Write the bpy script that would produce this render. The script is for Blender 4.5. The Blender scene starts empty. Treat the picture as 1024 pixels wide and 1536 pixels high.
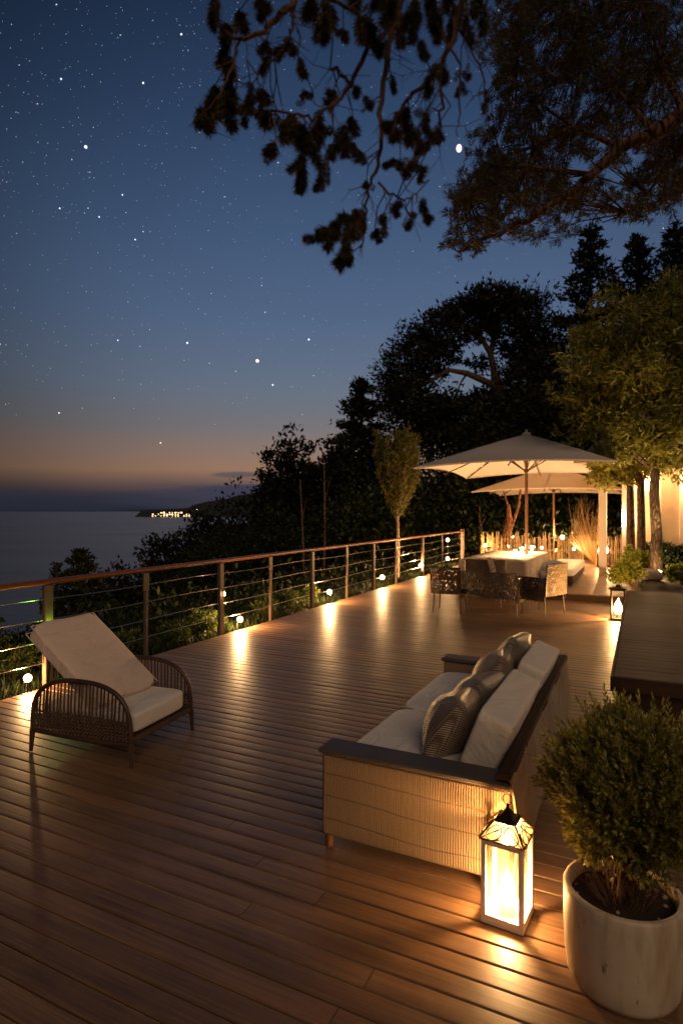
import bpy, math, random
import numpy as np
from mathutils import Vector, Matrix
random.seed(7); rng = np.random.default_rng(11)
S = bpy.context.scene; C = S.collection
PI = math.pi; R = math.radians
F, H = 900.0, 1.75
TH = R(-26.5); CP, SP = math.cos(TH), math.sin(TH)

# ------------------------------------------------------------------ frames
def W(p, q, z=0.0): return Vector((CP*p - SP*q, SP*p + CP*q, z))          # deck frame (along boards, across boards)
def at(u, v, Y): return Vector(((u-512)/F*Y, Y, H-(v-767)/F*Y))           # a sight line at a chosen distance
def ground(u, v, z=0.0):
    Y = F*(H-z)/(v-767); return Vector(((u-512)/F*Y, Y, z))

# ------------------------------------------------------------------ mesh helpers
class MB:
    def __init__(s): s.v = []; s.f = []; s.n = 0
    def add(s, V, Fc):
        V = np.asarray(V, float).reshape(-1, 3)
        for f in Fc: s.f.append(tuple(i+s.n for i in f))
        s.v.append(V); s.n += len(V); return s
    def quads(s, V):                       # V (N*4,3): loose quads
        s.v.append(V); k = len(V)//4
        s.f.append(np.arange(k*4).reshape(k, 4)+s.n); s.n += len(V); return s
    def tris(s, V):
        s.v.append(V); k = len(V)//3
        s.f.append(np.arange(k*3).reshape(k, 3)+s.n); s.n += len(V); return s
    def build(s, name, m, parent=None, smooth=False, loc=None, rz=0):
        me = bpy.data.meshes.new(name)
        V = np.concatenate(s.v) if s.v else np.zeros((0, 3))
        li = []; ls = []; st = 0
        for f in s.f:
            if isinstance(f, np.ndarray):
                li.append(f.reshape(-1)); k = f.shape[1]
                ls.append(np.arange(len(f))*k+st); st += f.size
            else:
                li.append(np.array(f)); ls.append(np.array([st])); st += len(f)
        li = np.concatenate(li).astype(np.int32); ls = np.concatenate(ls).astype(np.int32)
        me.vertices.add(len(V)); me.vertices.foreach_set('co', V.astype(np.float32).reshape(-1))
        me.loops.add(len(li)); me.loops.foreach_set('vertex_index', li)
        me.polygons.add(len(ls)); me.polygons.foreach_set('loop_start', ls)
        me.update(calc_edges=True); me.validate()
        me.polygons.foreach_set('use_smooth', np.full(len(me.polygons), bool(smooth)))
        if smooth: me.set_sharp_from_angle(angle=R(48))
        if m is not None: me.materials.append(m)
        o = bpy.data.objects.new(name, me); C.objects.link(o)
        if parent is not None: o.parent = parent
        if loc is not None: o.location = loc
        o.rotation_euler.z = rz
        return o

def box(mb, x0, x1, y0, y1, z0, z1, bev=0.0, M=None):
    if bev <= 0:
        V = [(x, y, z) for z in (z0, z1) for x, y in ((x0, y0), (x1, y0), (x1, y1), (x0, y1))]
        Fc = [(3, 2, 1, 0), (4, 5, 6, 7), (0, 1, 5, 4), (1, 2, 6, 5), (2, 3, 7, 6), (3, 0, 4, 7)]
    else:
        b = min(bev, (x1-x0)/2.01, (y1-y0)/2.01, (z1-z0)/2.01)
        V = []; Fc = []
        def ring(i, z):
            X0, X1, Y0, Y1 = x0+i, x1-i, y0+i, y1-i
            return [(X0+b-i, Y0, z), (X1-b+i, Y0, z), (X1, Y0+b-i, z), (X1, Y1-b+i, z), (X1-b+i, Y1, z), (X0+b-i, Y1, z), (X0, Y1-b+i, z), (X0, Y0+b-i, z)]
        for i, z in ((b, z0), (0, z0+b), (0, z1-b), (b, z1)):
            rr = ring(i, z)
            if i == b: rr = [(x0+b, y0+b, z), (x1-b, y0+b, z), (x1-b, y0+b, z), (x1-b, y1-b, z), (x1-b, y1-b, z), (x0+b, y1-b, z), (x0+b, y1-b, z), (x0+b, y0+b, z)]
            V += rr
        for k in range(3):
            for j in range(8): Fc.append((k*8+j, k*8+(j+1) % 8, k*8+8+(j+1) % 8, k*8+8+j))
        Fc.append((6, 4, 2, 0)); Fc.append((24, 26, 28, 30))
    V = np.array(V, float)
    if M is not None: V = (np.array(M.to_3x3()) @ V.T).T + np.array(M.translation)
    return mb.add(V, Fc)

def tube(mb, pts, rad, n=8, cap=True, flat=1.0):
    pts = [Vector(p) for p in pts]
    if not hasattr(rad, '__len__'): rad = [rad]*len(pts)
    V = []; up = Vector((0, 0, 1)); prev = None
    for i, p in enumerate(pts):
        d = (pts[min(i+1, len(pts)-1)]-pts[max(i-1, 0)])
        if d.length < 1e-9: d = Vector((0, 0, 1))
        d.normalize()
        if prev is None:
            a = d.cross(up)
            if a.length < .05: a = d.cross(Vector((1, 0, 0)))
        else: a = prev - d*prev.dot(d)
        a.normalize(); prev = a; b = d.cross(a)
        for k in range(n):
            t = 2*PI*k/n; V.append(p + (a*math.cos(t)+b*math.sin(t)*flat)*rad[i])
    Fc = []
    for i in range(len(pts)-1):
        for k in range(n): Fc.append((i*n+k, i*n+(k+1) % n, (i+1)*n+(k+1) % n, (i+1)*n+k))
    if cap: Fc.append(tuple(range(n-1, -1, -1))); Fc.append(tuple(range((len(pts)-1)*n, len(pts)*n)))
    return mb.add([tuple(v) for v in V], Fc)

def lathe(mb, prof, n=32, cx=0, cy=0, sx=1, sy=1):
    V = [(cx+r*sx*math.cos(2*PI*k/n), cy+r*sy*math.sin(2*PI*k/n), z) for r, z in prof for k in range(n)]
    Fc = [(i*n+k, i*n+(k+1) % n, (i+1)*n+(k+1) % n, (i+1)*n+k) for i in range(len(prof)-1) for k in range(n)]
    if prof[0][0] > 1e-6: Fc.append(tuple(range(n-1, -1, -1)))
    if prof[-1][0] > 1e-6: Fc.append(tuple(range((len(prof)-1)*n, len(prof)*n)))
    return mb.add(V, Fc)

def puff(mb, sx, sy, sz, M=None, k=7, bulge=0.12, n=12, pillow=0.0, wr=0.0):
    g = np.linspace(-1, 1, n+1); g = np.sign(g)*(1-(1-np.abs(g))**1.5)
    idx = {}; V = []; Fc = []
    def vid(a, b, c):
        key = (round(a, 5), round(b, 5), round(c, 5))
        if key not in idx: idx[key] = len(V); V.append(key)
        return idx[key]
    for ax in range(3):
        for s in (-1, 1):
            for i in range(n):
                for j in range(n):
                    q = []
                    for (a, b) in ((i, j), (i+1, j), (i+1, j+1), (i, j+1)):
                        c = [0, 0, 0]; c[ax] = s; c[(ax+1) % 3] = g[a]; c[(ax+2) % 3] = g[b]; q.append(vid(*c))
                    Fc.append(tuple(q) if s > 0 else tuple(q[::-1]))
    V = np.array(V); m = (np.abs(V)**k).sum(1)**(1/k); V = V/m[:, None]
    x, y = V[:, 0].copy(), V[:, 1].copy()
    V[:, 2] *= 1+bulge*(1-x**2)*(1-y**2)*2
    if pillow: V[:, 2] *= (1-pillow)+pillow*np.sqrt(np.clip((1-np.abs(x)**2.5)*(1-np.abs(y)**2.5), 0, 1))
    if wr: V[:, 2] += wr*(np.sin(x*5+y*3)+np.sin(y*7-x*4+1)*.7)*(1-x**4)*(1-y**4); V[:, 0] += wr*.3*np.sin(y*4)
    V = V*np.array([sx/2, sy/2, sz/2])
    if M is not None: V = (np.array(M.to_3x3()) @ V.T).T + np.array(M.translation)
    return mb.add(V, Fc)

def unit(a): return a/np.maximum(np.linalg.norm(a, axis=1, keepdims=True), 1e-9)
def leafquads(P, D, L, Wd):
    N = len(P); D = unit(D); s = unit(np.cross(D, rng.normal(size=(N, 3))))
    L = np.asarray(L).reshape(-1, 1); Wd = np.asarray(Wd).reshape(-1, 1)
    m = P+D*L*.45
    V = np.empty((N, 4, 3)); V[:, 0] = P; V[:, 1] = m+s*Wd*.5; V[:, 2] = P+D*L; V[:, 3] = m-s*Wd*.5
    return V.reshape(-1, 3)
def rdir(n): return unit(rng.normal(size=(n, 3)))

# ------------------------------------------------------------------ props
def tag(o, label=None, cat=None, group=None, kind=None):
    if label: o['label'] = label
    if cat: o['category'] = cat
    if group: o['group'] = group
    if kind: o['kind'] = kind
    return o
def thing(name, label, cat, loc=(0, 0, 0), rz=0, group=None):
    o = bpy.data.objects.new(name, None); C.objects.link(o); o.empty_display_size = .1
    o.location = loc; o.rotation_euler = (0, 0, rz)
    return tag(o, label, cat, group)
def kids(o): return [c for c in bpy.data.objects if c.parent == o]
def copy_tree(o, parent=None):
    c = o.copy(); C.objects.link(c)
    if parent is not None: c.parent = parent
    for k in kids(o): copy_tree(k, c)
    return c
def lamp(name, loc, power, col=(1, .55, .22), rad=.02, parent=None, spot=None, aim=None):
    l = bpy.data.lights.new(name, 'SPOT' if spot else 'POINT'); l.energy = power; l.color = col; l.shadow_soft_size = rad
    if spot: l.spot_size = R(spot); l.spot_blend = .6
    o = bpy.data.objects.new(name, l); C.objects.link(o); o.location = loc
    if aim is not None: o.rotation_euler = Vector(aim).to_track_quat('-Z', 'Y').to_euler()
    if parent is not None: o.parent = parent
    return o

# ------------------------------------------------------------------ materials
def lin(c): return tuple(((x/255)/12.92 if x/255 <= .04045 else ((x/255+.055)/1.055)**2.4) for x in c)
class NT:
    def __init__(s, name):
        s.m = bpy.data.materials.new(name); s.m.use_nodes = True; s.t = s.m.node_tree
        s.t.nodes.clear(); s.out = s.t.nodes.new('ShaderNodeOutputMaterial')
    def n(s, ty, _in=None, **kw):
        nd = s.t.nodes.new('ShaderNode'+ty)
        for k, v in kw.items(): setattr(nd, k, v)
        for k, v in (_in or {}).items():
            i = nd.inputs[k]
            if hasattr(v, 'node') or isinstance(v, bpy.types.NodeSocket): s.t.links.new(v, i)
            else: i.default_value = v
        return nd
    def math(s, op, a, b=0.0): return s.n('Math', {0: a, 1: b}, operation=op).outputs[0]
    def ramp(s, f, stops):
        r = s.n('ValToRGB', {0: f}); e = r.color_ramp.elements
        while len(e) < len(stops): e.new(.5)
        for el, (p, c) in zip(e, stops): el.position = p; el.color = (*c, 1)
        return r.outputs[0]
    def mix(s, f, a, b, blend='MIX'):
        m = s.n('Mix', data_type='RGBA', blend_type=blend)
        for k, v in ((0, f), (6, a), (7, b)):
            if isinstance(v, bpy.types.NodeSocket): s.t.links.new(v, m.inputs[k])
            else: m.inputs[k].default_value = v if k == 0 else (*v[:3], 1)
        return m.outputs[2]
    def coord(s, which='Object'): return s.n('TexCoord').outputs[which]
    def noise(s, vec, sc, det=4, rough=.55, map_=None):
        if map_: vec = s.n('Mapping', {0: vec, 3: map_}).outputs[0]
        return s.n('TexNoise', {'Vector': vec, 'Scale': sc, 'Detail': det, 'Roughness': rough}).outputs[0]
    def bsdf(s, col, rough=.5, bump=None, bs=.3, bd=.01, **kw):
        d = {'Base Color': col if isinstance(col, bpy.types.NodeSocket) else (*col[:3], 1), 'Roughness': rough}
        if bump is not None: d['Normal'] = s.n('Bump', {'Height': bump, 'Strength': bs, 'Distance': bd}).outputs[0]
        d.update(kw); return s.n('BsdfPrincipled', d).outputs[0]
    def done(s, sh): s.t.links.new(sh, s.out.inputs[0]); return s.m

def simple(name, col, rough=.5, var=.25, sc=6, bs=.15, metal=0.0, spec=.5, bd=.004):
    t = NT(name); o = t.coord(); nz = t.noise(o, sc); n2 = t.noise(o, sc*9, 3)
    c = t.mix(nz, tuple(x*(1-var) for x in col), tuple(min(1, x*(1+var)) for x in col))
    r = t.math('ADD', t.math('MULTIPLY', n2, .2), rough-.1)
    return t.done(t.bsdf(c, r, n2, bs, bd, Metallic=metal, **{'Specular IOR Level': spec}))

def barkmat(name, col):
    t = NT(name); o = t.coord(); a = t.noise(o, 1.0, 5, .65, (22, 22, 5)); v = t.n('TexVoronoi', {'Vector': t.n('Mapping', {0: o, 3: (16, 16, 4.5)}).outputs[0], 'Scale': 1.0}, feature='DISTANCE_TO_EDGE').outputs['Distance']
    h = t.math('ADD', t.math('MINIMUM', t.math('MULTIPLY', v, 2.0), .5), t.math('MULTIPLY', a, .7))
    c = t.ramp(h, [(.3, tuple(x*.35 for x in col)), (.85, tuple(min(1, x*1.35) for x in col))])
    return t.done(t.bsdf(c, .9, h, .9, .035, **{'Specular IOR Level': .2}))

def wood(name, a, b, rough=.35, scale=1.0, axis=0, island=True, bs=.25, coat=0.0, spec=.5):
    t = NT(name); o = t.coord()
    if island:
        rnd = t.n('NewGeometry').outputs['Random Per Island']
        off = t.n('CombineXYZ', {0: t.math('MULTIPLY', rnd, 37.0), 1: t.math('MULTIPLY', rnd, 11.0), 2: 0.0}).outputs[0]
        o2 = t.n('VectorMath', {0: o, 1: off}, operation='ADD').outputs[0]
    else: o2 = o; rnd = .5
    st = [14*scale]*3; st[axis] = .9*scale
    g = t.noise(o2, 1.0, 6, .62, tuple(st)); st2 = [70*scale]*3; st2[axis] = 2.2*scale
    fine = t.noise(o2, 1.0, 4, .6, tuple(st2))
    big = t.noise(o, .55, 4, .6)
    gg = t.math('ADD', t.math('MULTIPLY', g, .45), t.math('MULTIPLY', fine, .55))
    c = t.ramp(gg, [(.32, a), (.68, b)])
    if island:
        c = t.mix(1.0, c, t.ramp(rnd, [(0, (.74, .72, .72)), (.5, (.97, .97, .97)), (1, (1.18, 1.14, 1.1))]), 'MULTIPLY')
    c = t.mix(1.0, c, t.ramp(big, [(.3, (.72, .72, .74)), (.7, (1.12, 1.1, 1.06))]), 'MULTIPLY')
    wear = t.noise(o, 3.1, 7, .7); c = t.mix(t.ramp(wear, [(.50, (0, 0, 0)), (.72, (.22, .22, .22))]), c, tuple(min(1, x*1.25+.02) for x in b)); knot = t.noise(o2, 1.0, 2, .4, (2.2, 9, 9)); c = t.mix(t.ramp(knot, [(.74, (0, 0, 0)), (.80, (.6, .6, .6))]), c, a)
    r = t.math('ADD', t.math('MULTIPLY', fine, .28), t.math('ADD', t.math('MULTIPLY', big, .22), rough-.25))
    return t.done(t.bsdf(c, r, fine, bs, .0015, **{'Coat Weight': coat, 'Coat Roughness': .25, 'Specular IOR Level': spec}))

def leafmat(name, a, b, rough=.5, transl=.35):
    t = NT(name); g = t.n('NewGeometry').outputs['Random Per Island']; o = t.coord()
    nz = t.noise(o, 2.5, 3)
    f = t.math('ADD', t.math('MULTIPLY', g, .55), t.math('MULTIPLY', nz, .45))
    c = t.ramp(f, [(.2, a), (.75, b)])
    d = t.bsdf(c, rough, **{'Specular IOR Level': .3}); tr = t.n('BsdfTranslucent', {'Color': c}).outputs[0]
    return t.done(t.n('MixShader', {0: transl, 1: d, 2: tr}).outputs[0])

def emis(name, col, st, glass=False, rim=None):
    t = NT(name)
    if rim:      # frosted bulb: white hot in the middle, deeper colour at the limb
        f = t.n('LayerWeight', {0: .5}).outputs['Facing']; col = t.mix(f, (1, .86, .62), rim)
        st = t.n('MapRange', {0: f, 1: 0.0, 2: .95, 3: st, 4: .9}).outputs[0]
        e = t.n('Emission', {'Color': col, 'Strength': st}).outputs[0]
        if glass: e = t.n('AddShader', {0: e, 1: t.n('BsdfTransparent').outputs[0]}).outputs[0]
        m = t.done(e); m.cycles.emission_sampling = 'NONE'; return m
    e = t.n('Emission', {'Color': (*col, 1), 'Strength': st}).outputs[0]
    if glass: e = t.n('AddShader', {0: e, 1: t.n('BsdfTransparent').outputs[0]}).outputs[0]
    m = t.done(e)
    try: m.cycles.emission_sampling = 'NONE'
    except Exception: pass
    return m

def weave(name, a, b, hole=0.0, sc=34):
    """loose random weave of flat strands; hole>0 leaves real openings between them"""
    t = NT(name); o = t.coord()
    o = t.n('VectorMath', {0: o, 1: t.n('TexNoise', {'Vector': o, 'Scale': 9.0, 'Detail': 1.0}).outputs['Color']}, operation='MULTIPLY_ADD')
    o.inputs[1].default_value = (1, 1, 1)
    base = t.coord(); w = t.n('TexNoise', {'Vector': base, 'Scale': 8.0, 'Detail': 1.0}).outputs['Color']
    sc_ = t.n('VectorMath', {0: w, 3: .05}, operation='SCALE').outputs[0]
    v = t.n('VectorMath', {0: base, 1: sc_}, operation='ADD').outputs[0]
    vo = t.n('TexVoronoi', {'Vector': v, 'Scale': sc}, feature='DISTANCE_TO_EDGE').outputs['Distance']
    f2 = t.noise(base, 160, 2)
    c = t.mix(t.math('ADD', t.math('MULTIPLY', vo, -3.0), t.math('MULTIPLY', f2, 1.0)), a, b)
    h = t.math('MULTIPLY', t.math('MINIMUM', vo, .3), -1)
    sh = t.bsdf(c, .4, h, .9, .03)
    if hole:
        fac = t.math('GREATER_THAN', vo, hole)
        sh = t.n('MixShader', {0: fac, 1: sh, 2: t.n('BsdfTransparent').outputs[0]}).outputs[0]
    return t.done(sh)

def wicker(name, a, b):
    t = NT(name); o = t.coord(); s = t.n('SeparateXYZ', {0: o}); x, y, z = s.outputs
    wob = t.math('MULTIPLY', t.noise(o, 5, 2), .016)
    u = t.math('ADD', t.math('ADD', x, y), wob)
    ribs = t.math('ABSOLUTE', t.math('SINE', t.math('MULTIPLY', u, PI/.0125)))
    zz = t.math('ADD', z, t.math('MULTIPLY', t.noise(o, 3, 2), .02))
    row = t.math('ABSOLUTE', t.math('SINE', t.math('ADD', t.math('MULTIPLY', zz, PI/.006), t.math('MULTIPLY', u, PI/.033))))
    hgt = t.math('MULTIPLY', t.math('ADD', t.math('MULTIPLY', ribs, .7), .3), t.math('ADD', t.math('MULTIPLY', row, .5), .5))
    # horizontal binding lines
    l = t.math('ABSOLUTE', t.math('SUBTRACT', t.math('FRACT', t.math('MULTIPLY', t.math('ADD', zz, t.math('MULTIPLY', t.noise(o, 1.6, 1), .04)), 8.6)), .5))
    line = t.math('GREATER_THAN', l, .028)
    hgt = t.math('MULTIPLY', hgt, t.math('ADD', t.math('MULTIPLY', line, .75), .25))
    sp = t.noise(o, 150, 2)
    f = t.math('MULTIPLY', t.math('ADD', t.math('MULTIPLY', hgt, .75), t.math('MULTIPLY', sp, .45)), 1.0)
    c = t.ramp(f, [(.18, a), (.85, b)])
    return t.done(t.bsdf(c, .55, hgt, .8, .008, **{'Specular IOR Level': .3}))

def fabric(name, col, var=.1, rough=.85, sc=260, knit=False):
    t = NT(name); o = t.coord(); big = t.noise(o, 4, 3); 
    wv = t.noise(o, sc, 2, .6)
    c = t.mix(big, tuple(x*(1-var) for x in col), tuple(min(1, x*(1+var)) for x in col))
    c = t.mix(t.math('MULTIPLY', wv, .35), c, tuple(x*.55 for x in col))
    fold = t.n('TexNoise', {'Vector': t.n('Mapping', {0: o, 3: (3.5, 1.6, 2.5)}).outputs[0], 'Scale': 1.6, 'Detail': 3.0, 'Distortion': 1.4}).outputs[0]
    h = t.math('ADD', t.math('MULTIPLY', wv, .05), t.math('ADD', t.math('MULTIPLY', big, .35), fold))
    return t.done(t.bsdf(c, rough, h, .55, .05, **{'Sheen Weight': .15, 'Specular IOR Level': .2}))

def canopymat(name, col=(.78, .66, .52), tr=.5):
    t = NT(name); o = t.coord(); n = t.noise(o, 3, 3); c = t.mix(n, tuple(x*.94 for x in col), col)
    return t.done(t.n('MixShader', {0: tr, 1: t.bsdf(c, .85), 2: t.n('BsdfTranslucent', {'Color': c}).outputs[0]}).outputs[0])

def knit(name, a, b):
    t = NT(name); o = t.coord(); s = t.n('SeparateXYZ', {0: o}); x, y, z = s.outputs
    u = t.math('ABSOLUTE', t.math('SINE', t.math('MULTIPLY', y, PI/.010)))
    w = t.math('ABSOLUTE', t.math('SINE', t.math('ADD', t.math('MULTIPLY', z, PI/.012), t.math('MULTIPLY', y, PI/.020))))
    hh = t.math('MULTIPLY', u, w); big = t.noise(o, 9, 3)
    c = t.ramp(t.math('ADD', t.math('MULTIPLY', hh, .6), t.math('MULTIPLY', big, .5)), [(.3, a), (.9, b)])
    return t.done(t.bsdf(c, .38, hh, .9, .01, Metallic=.1))

def glassmat(name, tr=.85, tint=(1, .97, .9)):
    t = NT(name)
    g = t.n('BsdfGlossy', {'Color': (1, 1, 1, 1), 'Roughness': .05}).outputs[0]
    return t.done(t.n('MixShader', {0: 1-tr, 1: t.n('BsdfTransparent', {'Color': (*tint, 1)}).outputs[0], 2: g}).outputs[0])
def frosted(name, tr=.35, hz=.05):
    t = NT(name); nz = t.noise(t.coord(), 7, 3)
    a = t.n('BsdfTranslucent', {'Color': (1, .78, .42, 1)}).outputs[0]
    b = t.n('BsdfDiffuse', {'Color': (.8, .74, .62, 1)}).outputs[0]
    ab = t.n('MixShader', {0: .25, 1: a, 2: b}).outputs[0]
    f = t.math('ADD', t.math('MULTIPLY', nz, -.02), 1-hz+.01)
    return t.done(t.n('MixShader', {0: f, 1: ab, 2: t.n('BsdfTransparent', {'Color': (1, .95, .85, 1)}).outputs[0]}).outputs[0])

M = {}
M['deck'] = wood('deck_wood', (.095, .050, .028), (.28, .160, .082), .43, bs=.5)
M['bench'] = wood('bench_wood', (.024, .014, .010), (.055, .032, .021), .7, scale=2.6, bs=.3, spec=.12)
M['rail'] = wood('rail_wood', (.11, .032, .012), (.28, .085, .028), .35, island=False)
M['post'] = simple('post_paint', (.11, .07, .045), .45, .3, 5)
M['pole'] = wood('pole_wood', (.10, .045, .022), (.26, .12, .055), .4, axis=2, island=False)
M['steel'] = simple('steel_cable', (.45, .44, .42), .3, .1, 20, metal=1.0)
M['darkmetal'] = simple('dark_metal', (.06, .045, .035), .4, .3, 12, metal=.6)
M['bronze'] = simple('bronze_metal', (.07, .04, .022), .38, .4, 25, metal=.7)
M['white_metal'] = simple('worn_white_metal', (.72, .62, .50), .45, .18, 18, .2)
M['wicker'] = wicker('natural_wicker', (.075, .044, .024), (.36, .24, .135))
M['weave_dark'] = weave('dark_open_weave', (.035, .022, .014), (.20, .13, .075), .17, 24)
M['weave_solid'] = weave('brown_woven_panel', (.025, .016, .011), (.10, .06, .035), 0, 40)
M['weave_lit'] = weave('lit_woven_strands', (.10, .07, .04), (.62, .46, .28), 0, 30)  # paler copy of the weave, lamplight on the armchair back put into the colour
M['chair_frame'] = wood('dark_rattan', (.025, .013, .008), (.10, .055, .03), .4, axis=2, scale=2)
M['cap'] = simple('sofa_cap', (.085, .068, .058), .55, .25, 9)
M['back_fabric'] = fabric('woven_back_fabric', (.25, .165, .095), .3, .8, 180)
M['cushion'] = fabric('pale_cushion_fabric', (.80, .74, .68), .06)
M['cushion2'] = fabric('cream_cushion_fabric', (.82, .72, .60), .06)
M['cushion_pink'] = fabric('rose_beige_cushion_fabric', (.78, .62, .51), .08)
M['piping'] = fabric('cushion_piping', (.32, .27, .22), .1)
M['knit'] = knit('sequin_knit', (.16, .10, .065), (.62, .47, .33))
M['knit2'] = knit('grey_sequin_knit', (.14, .11, .085), (.62, .53, .45))
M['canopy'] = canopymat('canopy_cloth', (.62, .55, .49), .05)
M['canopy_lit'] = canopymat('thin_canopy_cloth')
M['cloth'] = fabric('table_cloth', (.26, .20, .155), .05, .85, 120)
M['stucco'] = simple('stucco', (.60, .46, .30), .85, .12, 3, .5)
M['column'] = simple('column_paint', (.62, .52, .42), .7, .08, 4, .2)
M['roof'] = simple('roof_shingle', (.28, .20, .15), .8, .4, 8, .6)
M['soil'] = simple('dark_soil', (.035, .02, .012), .95, .6, 30, 1.0)
M['stone'] = simple('pale_stone', (.42, .33, .24), .8, .2, 12, .6)
M['bark'] = barkmat('tree_bark', (.12, .078, .05))
M['bark_red'] = barkmat('pine_bark', (.17, .08, .042))
M['bark_pale'] = barkmat('pale_bark', (.28, .20, .13))
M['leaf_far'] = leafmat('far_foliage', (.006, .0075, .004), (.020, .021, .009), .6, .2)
M['leaf_pine'] = leafmat('pine_needles', (.028, .024, .011), (.11, .082, .032), .5, .25)
M['leaf_laurel'] = leafmat('laurel_leaves', (.05, .068, .012), (.36, .33, .055), .4, .4)
M['leaf_young'] = leafmat('young_tree_leaves', (.05, .055, .012), (.19, .165, .036), .45, .4)
M['leaf_bed'] = leafmat('bed_leaves', (.08, .13, .015), (.46, .46, .07), .4, .4)
M['leaf_verge'] = leafmat('verge_leaves', (.02, .04, .008), (.12, .15, .03), .45, .3)
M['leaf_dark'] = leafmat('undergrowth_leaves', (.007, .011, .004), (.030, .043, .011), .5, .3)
M['leaf_shrub'] = leafmat('shrub_sprigs', (.06, .085, .016), (.50, .43, .085), .45, .3)
M['twig'] = simple('twig', (.14, .07, .035), .8, .4, 40, .6)
M['drygrass'] = leafmat('dry_stems', (.25, .15, .06), (.55, .38, .18), .6, .2)
M['wax'] = simple('candle_wax', (.85, .72, .5), .5, .05, 5)
M['bulb'] = emis('bulb_glow', (1, .70, .34), 14, True, (1, .42, .10))
M['bulb_big'] = emis('bulb_glow_large', (1, .74, .40), 9, True, (1, .48, .14))
M['flame'] = emis('flame_glow', (1, .72, .36), 60, True)
M['green'] = emis('green_glow', (.55, 1, .12), 12, True)
M['window_lit'] = emis('far_window_glow', (1, .62, .30), 4.0)
M['star'] = emis('starlight', (.85, .9, 1), 2.0)
M['star_dim'] = emis('faint_starlight', (.7, .8, 1), .9)
M['moonm'] = emis('moonlight', (1, .82, .72), 4, False, (.75, .42, .40))
M['glass'] = glassmat('clear_glass', .9)
M['frost'] = frosted('frosted_glass', .3, .13)
M['dark'] = simple('gap_shade_black', (.008, .006, .005), .95, .2, 5)  # near black, puts the shade beneath the boards into the colour

def potmat():
    t = NT('cast_stone_pot'); o = t.coord()
    a = t.noise(o, 5, 6, .6); b = t.noise(o, 22, 5, .7, (1, 1, .4)); st = t.noise(o, 9, 3, .6, (1.4, 1.4, .25))
    c = t.mix(a, (.50, .40, .27), (.64, .53, .38))
    c = t.mix(t.ramp(st, [(.46, (0, 0, 0)), (.66, (.75, .75, .75))]), c, (.34, .22, .12))
    c = t.mix(t.ramp(b, [(.62, (0, 0, 0)), (.70, (1, 1, 1))]), c, (.10, .055, .03))
    return t.done(t.bsdf(c, .48, b, .25, .006))
M['pot'] = potmat()
def brickmat():
    t = NT('rough_brick'); o = t.coord(); s = t.n('SeparateXYZ', {0: o})
    v = t.n('CombineXYZ', {0: s.outputs[0], 1: s.outputs[2], 2: 0.0}).outputs[0]
    b = t.n('TexBrick', {'Vector': v, 'Color1': (.55, .32, .17, 1), 'Color2': (.42, .24, .13, 1), 'Mortar': (.35, .28, .2, 1), 'Scale': 4.0, 'Mortar Size': .02})
    n = t.noise(o, 22, 5, .7)
    c = t.mix(n, b.outputs[0], (.62, .45, .28))
    return t.done(t.bsdf(c, .85, t.math('ADD', n, t.math('MULTIPLY', b.outputs[1], -.6)), .8, .02))
M['brick'] = brickmat()
def groundmat():
    t = NT('earth'); o = t.coord(); a = t.noise(o, .8, 6, .6)
    return t.done(t.bsdf(t.ramp(a, [(.3, (.012, .012, .006)), (.7, (.05, .042, .022))]), .95, a, .8, .3))
M['earth'] = groundmat()
def seamat():
    t = NT('sea_water'); o = t.coord()
    w = t.noise(o, .035, 6, .6, (1, 2.2, 1)); w2 = t.noise(o, .6, 3, .6, (1, 1.8, 1)); b = t.noise(o, .0028, 4, .6, (1, 3.5, 1))
    h = t.math('ADD', w, t.math('MULTIPLY', w2, .12))
    r = t.math('ADD', t.math('MULTIPLY', b, .14), .22)
    return t.done(t.bsdf((.010, .016, .024), r, h, .35, 2.0))
M['sea'] = seamat()
M['hill'] = simple('far_hill', (.02, .025, .03), .95, .2, .01)

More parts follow.
